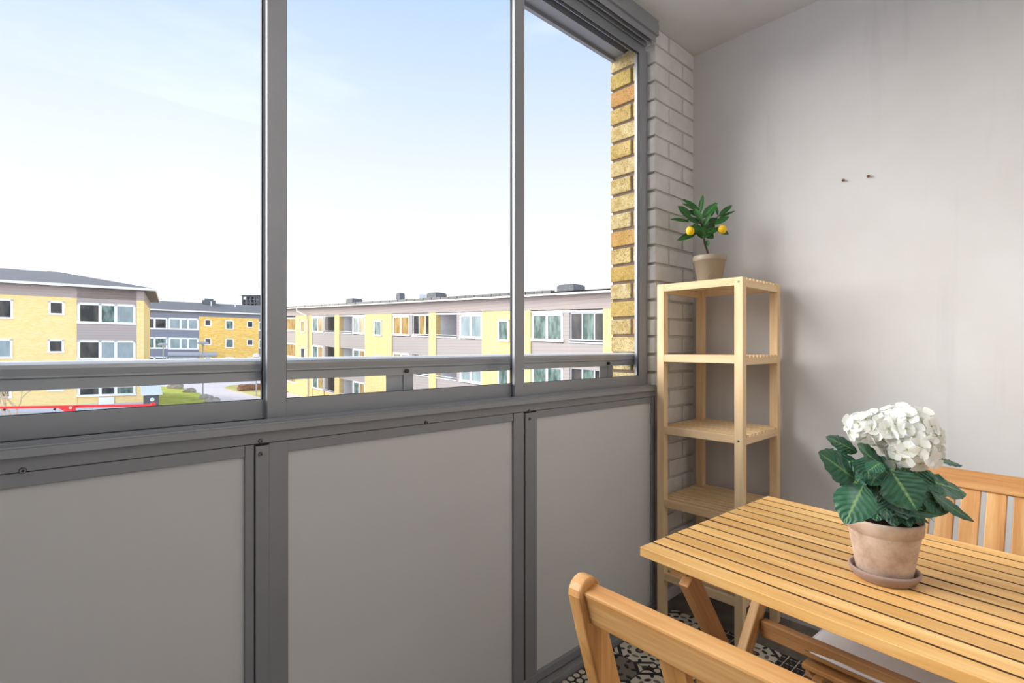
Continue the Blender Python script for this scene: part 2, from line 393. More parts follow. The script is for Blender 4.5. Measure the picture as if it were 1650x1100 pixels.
# outer slab edge above the glazing
lint = struct(empty('trim_9', (0, 0, 0)))
b = MB(); b.box(XL-.1, 2.4, 1.331, 1.392, 2.515, 2.70); b.build('slab_underside', M['soffit'], lint)
b = MB(); b.box(XL-.1, 1.995, 1.392, 1.452, 2.484, 2.70); b.box(XL-.1, 1.995, 1.445, 1.462, 2.470, 2.484); b.build('edge_flashing', M['alu_dark'], lint)

# parapet: frame members and laminate panels
par = struct(empty('wall_parapet', (0, 0, 0)))
XE = 1.978
Z_P0, Z_P1 = .056, .905
# vertical frame layout (u measured along the wall -> x at y)
def xw(u, y): return y*math.tan(YAW+math.atan((u-825)/F))
YP = 1.222
px = lambda u: xw(u, YP)
b = MB(); b.box(XL, XE, 1.245, 1.28, 0, .93); b.build('backing_board', M['panel'], par)
panels = [(XL+.05, px(393)), (px(462.5), px(824.5)), (px(861.5), px(1046.5))]
for a, c in panels:
    b = MB(); b.box(a-.004, c+.004, YP, YP+.02, Z_P0-.004, Z_P1+.004); b.build('laminate_panel', M['panel'], par)
YF = 1.212
b = MB(); b.box(XL, XE, YF, 1.25, .931, .9565); b.build('top_rail', M['alu_dark'], par, bevel=.001)
for a, c in panels:
    b = MB(); b.box(a, c, YF+.003, 1.25, Z_P1, .9295); b.build('panel_bead', M['alu_dark'], par, bevel=.0008)
# posts
def post(u0, u1, y, z0=.0, z1=.9295, mat='alu_dark'):
    b = MB(); b.box(px(u0), px(u1), y, 1.25, z0, z1); return b.build('frame_post', M[mat], par, bevel=.001)
post(393, 407.3, YF+.001); post(409.2, 431, YF-.002, z1=.9255); post(431.3, 462.3, YF+.001)
post(825, 841, YF+.001); post(842.8, 861, YF-.002, z1=.9255); post(1047, 1051.6, YF+.001); post(1053.2, 1060, YF+.002)
b = MB()
for u in (408.2, 841.9, 1052.4): b.box(px(u)-.0025, px(u)+.0025, YF+.008, 1.25, .0, .931)
b.box(px(408), px(431), YF+.004, 1.25, .925, .9315); b.box(px(842), px(853), YF+.004, 1.25, .925, .9315)
b.build('joint_gap', M['rubber'], par)
# bottom rails on the floor
b = MB(); b.box(XL, XE, YF-.004, 1.25, .028, Z_P0-.001); b.box(XL, XE, YF+.006, 1.25, 0, .03); b.build('bottom_rail', M['alu_dark'], par, bevel=.001)
b = MB(); b.box(XL, XE, 1.182, YF+.002, 0, .024); struct(b.build('baseboard_front', M['alu_dark'], bevel=.002))
# screws with dark socket
for (u, v) in ((37, 757.5), (417.5, 710), (417.3, 731), (683, 680.5), (848.6, 661.5), (849.3, 674.5)):
    x = px(u); d = Vector((x, YF, 0)).dot(FW); z = EYE-(v-HZ)*d/F
    b = MB()
    b.tube([(x, YF-.0055, z), (x, YF-.003, z)], [.0042, .0052], 14); b.tube([(x, YF-.003, z), (x, YF+.004, z)], .0052, 14)
    s_ = b.build('screw_head', M['steel'], par)
    b = MB(); b.tube([(x, YF-.0062, z), (x, YF-.0054, z)], .0022, 8); b.build('screw_socket', M['rubber'], s_)

# sill profile that carries the sash tracks
sill = struct(empty('trim_1', (0, 0, 0)))
b = MB(); b.box(XL, 1.975, 1.200, 1.3300, .957, .972); b.box(XL, 1.9745, 1.2003, 1.2025, .9722, .9755)
b.box(XL, 1.9745, 1.222, 1.2245, .9722, .979); b.box(XL, 1.9745, 1.244, 1.2465, .9722, .979); b.box(XL, 1.9745, 1.315, 1.3297, .9722, .99)
b.build('sill_profile', M['alu'], sill, bevel=.0006)
# upper track
top = struct(empty('trim_2', (0, 0, 0)))
b = MB(); b.box(XL, 1.958, 1.196, 1.329, 2.468, 2.512); b.box(XL, 1.9575, 1.198, 1.3285, 2.5125, 2.534); b.build('track_fascia', M['alu_dark'], top, bevel=.001)
b = MB()
for y in (1.206, 1.228, 1.252, 1.3155): b.box(XL, 1.950, y, y+.003, 2.442, 2.4675)
b.build('track_fins', M['alu'], top)

# sashes: each a frame with a pane; each one further right runs on a track nearer the room
def sash(n, x0, x1, y, lw, rw, z0=.9735, z1=2.455, rail=.0455):
    w = struct(empty('window_%d' % n, (0, 0, 0))); t = .011
    b = MB(); b.box(x0+lw, x1-rw, y, y+t, z0, z0+rail); b.box(x0+lw, x1-rw, y, y+t, z1-.05, z1)
    b.box(x0, x0+lw, y-.001, y+t+.001, z0-.001, z1); b.box(x1-rw, x1, y, y+t, z0, z1)
    b.build('sash_frame', M['alu'], w, bevel=.0012)
    g = MB(); e = .0022
    g.box(x0+lw-e, x1-rw+e, y+.002, y+t-.002, z0+rail-e, z0+rail+.001); g.box(x1-rw-e, x1-rw+.001, y+.002, y+t+.0, z0+rail, z1-.05); g.box(x0+lw-.001, x0+lw+e*.6, y+.002, y+t-.002, z0+rail, z1-.05)
    g.box(x0+lw, x1-rw, y+.002, y+t-.002, z1-.053, z1-.049)
    g.build('gasket', M['rubber'], w)
    p = MB(); p.box(x0+lw-.002, x1-rw+.002, y+.0045, y+.0075, z0+rail-.002, z1-.048); p.build('pane', M['glass'], w)
Y1, Y2, Y3 = 1.300, 1.281, 1.262
xs = lambda u, y: xw(u, y)
sash(1, XL+.02, xs(430.8, Y1), Y1, .042, .010)
sash(2, xs(430.2, Y2), xs(831, Y2), Y2, xs(461.6, Y2)-xs(430.2, Y2), .014)
sash(3, xs(829.2, Y3), xs(1040.5, Y3), Y3, xs(845, Y3)-xs(829.2, Y3), xs(1040.5, Y3)-xs(1030, Y3))
jamb = struct(empty('trim_3', (0, 0, 0)))
b = MB()
xj = xs(1041, 1.274)
for k, y in enumerate((1.2745, 1.2905, 1.3065)): b.box(xj+.004*k, PX0-.02, y, y+.004, .9725, 2.441)
b.box(PX0-.0195, PX0-.0005, 1.270, 1.3245, .9725, 2.441)
b.build('jamb_profile', M['alu'], jamb, bevel=.0006)

# outer railing
ral = tag(empty('balcony_railing', (0, 0, 0)), 'grey aluminium handrail running outside behind the glazing with bolted brackets', 'railing')
YR = 1.335
def zr(v, u): d = Vector((xw(u, YR), YR, 0)).dot(FW); return EYE-(v-HZ)*d/F
b = MB(); zt = 1.116
prof = [(YR-.004, zt-.026), (YR-.006, zt-.014), (YR-.004, zt-.0066), (YR+.055, zt-.0066), (YR+.055, zt-.055), (YR+.0, zt-.055), (YR-.001, zt-.034), (YR-.007, zt-.031), (YR-.007, zt-.0275)]
b.prism(prof, 0, XL, 1.983); b.build('handrail', M['alu_rail'], ral, fix=True)
b = MB(); b.prism([(YR-.0045, zt-.0065), (YR+.003, zt-.0015), (YR+.010, zt), (YR+.050, zt), (YR+.056, zt-.0065)], 0, XL, 1.983); b.build('handrail_glint', aluminium('painted_glint_aluminium', (236, 238, 240), .5, .05), ral, fix=True)  # top strip coloured pale to stand in for sky glint on the rail
for u, w in ((650, .034), (975, .03), (-300, .034)):
    x = xw(u, 1.375); b = MB(); b.box(x-w/2, x+w/2, 1.345, 1.385, -.1, zt-.05); b.build('post', M['alu_rail'], ral, bevel=.002)
    xx = xw(u+4, YR); b = MB(); b.tube([(xx, YR-.010, zt-.044), (xx, YR-.001, zt-.044)], .006, 12); b.build('bolt', M['rubber'], ral)
    b = MB(); b.box(x-w/2-.055, x+w/2, 1.35, 1.353, -.1, zt-.05)
    b.build('bracket_plate', M['alu_rail'], ral, bevel=.001)
b = MB(); b.box(XL, 1.98, 1.39, 1.41, -.4, .93); struct(b.build('trim_5', M['concrete']))

# nails in the end wall
for k, (u, v, lab) in enumerate(((1359.5, 290.5, 'small rusty screw in the pale end wall, the left one of the pair'), (1400, 284, 'small rusty screw in the pale end wall, the right one of the pair'))):
    y = X1/math.tan(YAW+math.atan((u-825)/F)); d = Vector((X1, y, 0)).dot(FW); z = EYE+(HZ-v)*d/F
    b = MB(); b.tube([(X1+.004, y, z), (X1-.007, y, z-.001)], .0022, 8); b.tube([(X1-.007, y, z-.001), (X1-.012, y, z-.001)], [.0055, .004], 10)
    tag(b.build('wall_screw', plain('rusty_screw', (112, 66, 44), .6, .3, .3, 300) if k == 0 else bpy.data.materials['rusty_screw']), lab, 'screw', 'screws in the end wall')

# ------------------------------------------------------------------ patterned floor mat (tiles of .15 m)
def floor_mat_obj():
    m = MB(); T = .15; xe, ye = 2.042, 1.176; z0 = .0035; rg = random.Random(11)
    nx = int((xe-XL)/T); ny = int((ye-YH-.1)/T)
    # 0 hexagon dots, 1 cross lattice, 2 leaf / petals
    fixed = {(2, 0): 2, (0, 0): 2, (0, 1): 1, (0, 2): 2, (0, 3): 1, (2, 1): 0, (1, 0): 2, (3, 0): 2, (1, 1): 1, (1, 2): 0, (2, 2): 2, (0, 4): 2, (1, 3): 2, (2, 3): 1, (3, 1): 2}
    m.box(XL+.02, xe, YH+.02, ye, .0005, z0-.0002, 0)
    def disc(cx, cy, rx, ry, mi, ang=0, n=10, z=0):
        pts = []
        for k in range(n):
            a = 2*PI*k/n; x = math.cos(a)*rx; y = math.sin(a)*ry
            pts.append((cx+x*math.cos(ang)-y*math.sin(ang), cy+x*math.sin(ang)+y*math.cos(ang), z0+.0004+z))
        m.add(pts, [tuple(range(n))], mi)
    for i in range(nx):
        for j in range(ny):
            x0 = xe-(i+1)*T; y1 = ye-j*T; y0 = y1-T
            if x0 < .3 : continue
            k = fixed.get((i, j), rg.randrange(3)); g = .002
            if k == 0:
                p = T/5.2
                for a in range(5):
                    for c in range(6):
                        cx = x0+p*(a+.6)+(p/2 if c % 2 else 0); cy = y0+g+.009+c*p*.9
                        if cx < x0+T-.010 and cy < y1-.008: disc(cx, cy, p*.43, p*.43, 1, PI/6, 6)
            elif k == 1:
                m.add([(x0+g, y0+g, z0+.0001), (x0+T-g, y0+g, z0+.0001), (x0+T-g, y1-g, z0+.0001), (x0+g, y1-g, z0+.0001)], [(0, 1, 2, 3)], 0)
                p = T/4
                for a in range(4):
                    for c in range(4):
                        cx, cy = x0+p*(a+.5), y0+p*(c+.5)
                        disc(cx, cy, .0042, .0042, 1)
                        for q in range(4):
                            an = q*PI/2; disc(cx+math.cos(an)*p*.32, cy+math.sin(an)*p*.32, p*.17, .0022, 1, an, 6)
                        disc(cx+p/2, cy+p/2, p*.2, p*.05, 2, PI/4, 6); 
            else:
                q = .5*T; cx, cy = x0+q, y0+q
                m.add([(x0+g, y0+g, z0+.0002), (x0+T-g, y0+g, z0+.0002), (x0+T-g, y1-g, z0+.0002), (x0+g, y1-g, z0+.0002)], [(0, 1, 2, 3)], 2 if rg.random() < .5 else 1)
                disc(cx, cy, .016, .016, 0, 0, 12, .0002); disc(cx, cy, .008, .008, 2, 0, 10, .0004)
                for s in range(8):
                    an = s*PI/4+.2; r_ = T*.27
                    disc(cx+math.cos(an)*r_, cy+math.sin(an)*r_, .014, .0075, 0 if s % 2 else 2, an+PI/2, 8, .0003)
                    an += PI/8; r_ = T*.43; disc(cx+math.cos(an)*r_, cy+math.sin(an)*r_, .012, .007, 0, an, 8, .0003)
                for sx in (-1, 1):
                    for sy in (-1, 1):
                        ax, ay = cx+sx*(q-g), cy+sy*(q-g)
                        for f_, mi in ((.050, 0), (.032, 1), (.014, 0)):
                            tri = [(ax, ay, z0+.0005+.0001*(5-f_*100)), (ax-sx*f_, ay, z0+.0005+.0001*(5-f_*100)), (ax, ay-sy*f_, z0+.0005+.0001*(5-f_*100))]
                            if sx*sy < 0: tri.reverse()
                            m.add(tri, [(0, 1, 2)], mi)
    o = m.build('patchwork_floor_mat', [M['tile_black'], M['tile_cream'], M['tile_taupe']])
    tag(o, 'black and cream patchwork patterned mat covering the balcony floor under the table', 'floor mat')
floor_mat_obj()

# ------------------------------------------------------------------ shelf unit
def make_shelf():
    r = tag(empty('shelving_unit', (1.92, 1.183, 0)), 'tall pale birch shelf unit with five slatted shelves standing against the white brick', 'shelf')
    # local: x to the end wall 0...365, y 0...-.365 towards the house
    D, W, H, L = .362, .358, 1.402, .032
    for sx in (0, 1):
        for sy in (0, 1):
            x = L/2 if sx == 0 else D-L/2; y = -L/2 if sy == 0 else -W+L/2
            o = bar('leg', (x, y, 0.0), (x, y, H), L, L, M['pine'], r, up=(0, 1, 0), bevel=.0015)
            for zz in (H-.018, .81-.018):
                if sx == 0 and sy == 1:
                    b = MB(); b.tube([(-.0006, y, zz), (.004, y, zz)], .0042, 12); b.build('screw', M['steel'], r)
    for z in (1.402, 1.110, .811, .508, .203):
        rh = .030
        sh = bar('shelf_rail', (.010, -L, z-rh/2), (.010, -W+L, z-rh/2), .018, rh, M['pine'], r, bevel=.001)
        bar('shelf_rail', (D-.010, -L, z-rh/2), (D-.010, -W+L, z-rh/2), .018, rh, M['pine'], r, bevel=.001)
        bar('side_rail', (L, -.010, z-.022), (D-L, -.010, z-.022), .018, .026, M['pine'], r, bevel=.001)
        bar('side_rail', (L, -W+.010, z-.022), (D-L, -W+.010, z-.022), .018, .026, M['pine'], r, bevel=.001)
        b = MB(); n = 9; x0, x1 = L+.003, D-L-.003; p = (x1-x0)/n
        for k in range(n):
            # rotate so grain (local x) follows the slat
            b.box(.0015, W-.0015, x0+p*k+p*.18, x0+p*k+p*.80, -.0065, .0045)
        b.build('slats', M['pine'], r, bevel=.001, M=Matrix.Translation((0, 0, z-.0045)) @ Matrix.Rotation(-PI/2, 4, 'Z') @ Matrix.Scale(1, 4))
    return r
make_shelf()

# ------------------------------------------------------------------ table
def make_table():
    ax = math.radians(1.0); yw = math.radians(-3.4)
    r = tag(empty('folding_table', (.908, .613, .0)), 'oiled wooden slatted folding table with crossed legs', 'table')
    r.rotation_euler = (ax, 0, yw)
    w, L, zt, th = .573, 1.12, .7354, .019
    n = 13; p = w/n; b = MB()
    for k in range(n):
        g = .0050 if k != 6 else .0075
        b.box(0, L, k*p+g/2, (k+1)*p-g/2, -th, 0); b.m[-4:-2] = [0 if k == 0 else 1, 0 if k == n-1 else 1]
    Mt = Matrix.Translation((0, 0, zt)) @ Matrix(((0, 1, 0, 0), (-1, 0, 0, 0), (0, 0, 1, 0), (0, 0, 0, 1)))
    b.build('tabletop', [M['acacia_top'], plain('painted_gap_shade', (84, 52, 28), .8, 0, .2, 12)], r, M=Mt, bevel=.0013, seg=2)  # second material paints the shade of the gaps onto the inner slat sides
    for y in (-.075, -.56, -1.045):
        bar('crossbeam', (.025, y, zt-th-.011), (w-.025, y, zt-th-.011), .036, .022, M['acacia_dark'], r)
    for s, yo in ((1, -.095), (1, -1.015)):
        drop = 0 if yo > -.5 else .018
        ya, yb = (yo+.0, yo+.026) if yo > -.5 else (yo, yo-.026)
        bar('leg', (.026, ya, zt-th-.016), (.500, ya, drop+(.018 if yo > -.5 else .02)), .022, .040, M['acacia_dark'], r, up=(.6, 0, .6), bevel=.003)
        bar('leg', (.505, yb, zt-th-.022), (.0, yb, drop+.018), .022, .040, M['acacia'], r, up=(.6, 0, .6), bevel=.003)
        c = (.253, (ya+yb)/2, (zt)/2-.002); b = MB(); b.tube([(c[0], ya-.02, c[2]), (c[0], yb+.02, c[2])] if yo > -.5 else [(c[0], yb-.02, c[2]), (c[0], ya+.02, c[2])], .005, 10); b.build('bolt', M['steel'], r)
    zz = .482; xx = .000+.505*(zz-.018)/(zt-.04)+.03
    bar('stretcher', (xx, -.083, zz), (xx, -1.03, zz+.0), .022, .038, M['acacia_dark'], r, up=(.0, 0, 1), bevel=.003)
    return r
make_table()

# ------------------------------------------------------------------ folding chairs
def arc_outline(w, h, n=8):
    """rounded top cross outline"""
    return [(-w/2, 0)]+[(math.cos(PI-PI*k/n)*w/2, h-w/2+math.sin(PI-PI*k/n)*w/2) for k in range(n+1)]+[(w/2, 0)]
def make_chair():
    r = empty('folding_chair'); W = .46; zt = .848
    # posts lean: x from -.295 at top to the front foot; curved slightly
    tx = -.300
    def px_(z): # centre line of post
        t = z/zt; return tx+zt*(1-t)*.25*(1+1.0*(1-t))
    for s in (-1, 1):
        b = MB(); y0 = s*(W/2); y1 = s*(W/2-.023)
        a, c = min(y0, y1), max(y0, y1); N = 14; vs = []
        prof = []
        for i in range(N+1):
            z = (zt-.024)*i/N; prof.append((px_(z), z))
        wd = .021; left = [(x-wd*1.0, z) for x, z in prof]; right = [(x+wd*1.0, z) for x, z in prof]
        cx, cz = prof[-1]; capp = [(cx+math.cos(PI*k/8)*wd, cz+math.sin(PI*k/8)*wd*1.05) for k in range(1, 8)]
        out = right+capp+list(reversed(left))
        # rotate so the grain runs up the post: build in local frame x=up
        out2 = [(z, -x) for x, z in out]
        b.prism(out2, 2, a, c)
        Mx = Matrix(((0, -1, 0, 0), (0, 0, 1, 0), (1, 0, 0, 0), (0, 0, 0, 1)))
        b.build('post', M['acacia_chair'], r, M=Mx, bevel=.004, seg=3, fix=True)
        # rear leg
        bar('leg', (.17, s*(W/2-.037), .43), (-.20, s*(W/2-.037), .018), .020, .036, M['acacia_dark'], r, up=(.7, 0, .7), bevel=.003)
        bar('seat_rail', (-.20, s*(W/2-.062), .418), (.205, s*(W/2-.062), .418), .022, .030, M['acacia_dark'], r, bevel=.004)
    zr_ = .812
    lean = math.atan2(px_(.70)-px_(.84), .14); up = (-math.sin(lean), 0, math.cos(lean)); U = Vector(up)
    P0 = Vector((px_(zr_), 0, zr_))
    bar('top_rail', P0+Vector((0, -W/2+.02, 0)), P0+Vector((0, W/2-.02, 0)), .024, .046, M['acacia_chair'], r, up=up, bevel=.003)
    zl = .50; P1 = Vector((px_(zl), 0, zl))
    bar('lower_rail', P1+Vector((0, -W/2+.02, 0)), P1+Vector((0, W/2-.02, 0)), .022, .040, M['acacia_chair'], r, up=up, bevel=.003)
    n = 5; pt = .047
    for k in range(n):
        y = (k-(n-1)/2)*pt
        bar('back_slat', P1+Vector((0, y, 0))+U*.012, P0+Vector((0, y, 0))-U*.018, .036, .011, M['acacia_chair'], r, up=(1, 0, .3), bevel=.002)
    b = MB()
    for k in range(8):
        x = -.19+k*.051; b.box(-W/2+.025, W/2-.025, -(x+.044), -x, -.006, .006)
    b.build('seat', M['acacia_chair'], r, M=Matrix.Translation((0, 0, .44)) @ Matrix.Rotation(PI/2, 4, 'Z') @ Matrix.Rotation(PI, 4, 'X'), bevel=.003)
    bar('stretcher', (-.165, -W/2+.04, .06), (-.165, W/2-.04, .06), .018, .028, M['acacia_dark'], r)
    return r
def copy_tree(o, parent=None):
    c = o.copy(); COL.objects.link(c)
    if parent is not None: c.parent = parent
    for ch in list(o.children): copy_tree(ch, c)
    return c
ch = make_chair(); ch.location = (.815, .205, 0); ch.rotation_euler = (0, 0, math.radians(-2))
tag(ch, 'wooden folding chair nearest the camera, its rounded back post at the bottom edge', 'chair', 'folding chairs at the table')
c2 = copy_tree(ch); c2.location = (1.42, .189, 0); c2.rotation_euler = (0, 0, math.radians(180-4))
tag(c2, 'wooden folding chair behind the table with a pale cushion on its seat', 'chair', 'folding chairs at the table')

# cushion on the far chair
def make_cushion():
    m = MB(); nx, ny = 28, 28; hx, hy, h = .165, .205, .026; vs = []; rg = random.Random(4)
    for sgn in (1, -1):
        for j in range(ny+1):
            for i in range(nx+1):
                a, c = i/nx*2-1, j/ny*2-1
                e = max(0, 1-abs(a)**5)*max(0, 1-abs(c)**5)
                t = (1-.42*math.exp(-((a*1.5)**2+(c*1.5)**2)*9))
                wr = .004*math.sin(a*11+c*4+2*math.sin(c*7))*(abs(c) > .5)+.0035*math.sin(c*17+a*3)*(abs(a) > .55)
                z = sgn*(h*e**.45*t+wr*e)
                q = 1+.02*math.sin(a*9+c*5)
                vs.append((a*hx*(1-.03*c*c)*q, c*hy*(1-.03*a*a), z))
    N = (nx+1)*(ny+1); fs = []
    for j in range(ny):
        for i in range(nx):
            k = j*(nx+1)+i; fs.append((k, k+1, k+nx+2, k+nx+1)); fs.append((N+k, N+k+nx+1, N+k+nx+2, N+k+1))
    m.add(vs, fs)
    r = tag(empty('seat_cushion', (1.400, .195, .4735), math.radians(-4)), 'light grey cotton cushion on the seat of the far chair, seen under the tabletop', 'cushion')
    m.build('cover', M['cushion'], r, smooth=True)
    b = MB(); pts = []
    for k in range(65):
        t = k/64*2*PI; c, s = math.cos(t), math.sin(t); f = (abs(c)**10+abs(s)**10)**(-.1); pts.append((c*f*hx*.985, s*f*hy*.985, 0))
    b.tube(pts, .0035, 8, cap=False); b.build('piping', M['cushion'], r, smooth=True)
make_cushion()

# ------------------------------------------------------------------ lemon tree on the shelf
def make_lemon():
    P = Vector((2.105, 1.045, 1.4025)); d0 = P.dot(FW)
    r = tag(empty('potted_lemon_tree', P), 'small artificial lemon tree with two yellow lemons in a taupe pot on the shelf top', 'potted plant')
    b = MB(); b.lathe([(.0, 0), (.046, 0), (.048, .003), (.062, .098), (.0665, .100), (.068, .104), (.068, .120), (.066, .124), (.062, .124), (.060, .108), (.0, .108)], 48)
    b.build('pot', M['taupe_pot'], r, smooth=True, fix=True)
    b = MB(); th = math.atan2(-P.y, -P.x)+.15  # embossed round stamp
    for rr_ in (.014, .009):
        pts = []
        for k in range(25):
            a = 2*PI*k/24; zz = .030+rr_*math.sin(a); rad = .0485+(zz)*(.0135/.097); ph = th+rr_*math.cos(a)/rad; pts.append((rad*math.cos(ph), rad*math.sin(ph), zz))
        b.tube(pts, .0011, 6, cap=False)
    for k in range(6):
        a = k*PI/3; zz = .030+.004*math.sin(a); rad = .049+zz*.139; ph = th+.004*math.cos(a)/rad; b.ball((rad*math.cos(ph), rad*math.sin(ph), zz), .0016, 6, 4)
    b.build('embossed_stamp', M['taupe_pot'], r)
    b = MB(); b.lathe([(0, .1075), (.0602, .1075), (.0602, .113), (0, .115)], 32); b.build('soil', M['soil'], r)
    g = lambda u, v, dd=0: at(u, v, d0+dd)-P
    b = MB(); root = Vector((0, 0, .11)); n1 = g(1135.5, 392); n2 = g(1131, 365)
    b.tube([root, (root+n1)/2+Vector((.002, 0, 0)), n1, n2], [.0048, .0042, .0042, .0034], 8)
    ends = [g(1128, 335, .01), g(1112, 347, -.02), g(1159, 347, .0), g(1150, 360, -.03), g(1128, 352, -.04), g(1140, 345, .04), g(1118, 368, .03), g(1152, 368, .03), g(1120, 372, -.03)]
    for e in ends: b.tube([n1*.35+n2*.65, (n2+e)/2+Vector((0, 0, -.006)), e], [.0028, .0022, .0014], 6)
    b.build('trunk', M['bark'], r, smooth=True)
    m = MB(); rg = random.Random(5)
    L_ = [((1128, 345), (1132, 312), .020, 0), ((1129, 342), (1100, 318), .026, .01), ((1126, 340), (1101, 327), .022, -.01), ((1113, 352), (1094, 331), .034, -.03), ((1112, 358), (1081, 351), .022, -.02),
          ((1131, 352), (1156, 326), .036, -.02), ((1132, 358), (1118, 334), .026, -.04), ((1158, 349), (1180, 328), .022, -.01), ((1158, 351), (1185, 339), .012, .0), ((1157, 348), (1152, 325), .012, .01),
          ((1151, 362), (1175, 348), .028, -.03), ((1151, 367), (1175, 377), .026, 0), ((1136, 372), (1109, 366), .034, -.045), ((1124, 374), (1092, 386), .026, .01), ((1134, 384), (1146, 372), .032, -.04),
          ((1130, 360), (1108, 352), .036, -.02), ((1137, 376), (1157, 368), .034, -.04), ((1134, 366), (1146, 341), .012, -.06), ((1138, 380), (1131, 366), .03, -.05), ((1139, 386), (1141, 396), .018, -.01),
          ((1145, 350), (1150, 330), .020, .02), ((1130, 350), (1108, 338), .026, .03), ((1140, 360), (1160, 352), .034, .02), ((1128, 378), (1118, 360), .034, .02), ((1135, 372), (1150, 384), .032, -.02), ((1141, 372), (1134, 352), .03, .02), ((1122, 366), (1132, 384), .03, 0), ((1150, 372), (1143, 350), .026, .04)]
    view = -(P-Vector((0, 0, EYE))).normalized()
    for (a, c, w, dd) in L_:
        nr = view+Vector((rg.uniform(-.5, .5), rg.uniform(-.5, .5), rg.uniform(.2, .9)))
        leaf(m, g(*a, dd*.6), g(*c, dd+rg.uniform(-.02, .02)), nr, w*1.05, droop=rg.uniform(.03, .12), fold=.28, n=7, shape=.48)
    m.build('foliage', M['lem_leaf'], r, smooth=True)
    for (u, v) in ((1112, 372), (1164, 369.5)):
        c = g(u, v, -.035); b = MB(); b.ball((0, 0, 0), .0175, 20, 14, .98, .98, 1.08); b.tube([(0, 0, .0175), (0, 0, .0205)], [.003, .0015], 8)
        b.build('lemon', M['lemon'], r, smooth=True, M=Matrix.Translation(c) @ Matrix.Rotation(rg.uniform(-.5, .5), 4, 'X'))
make_lemon()

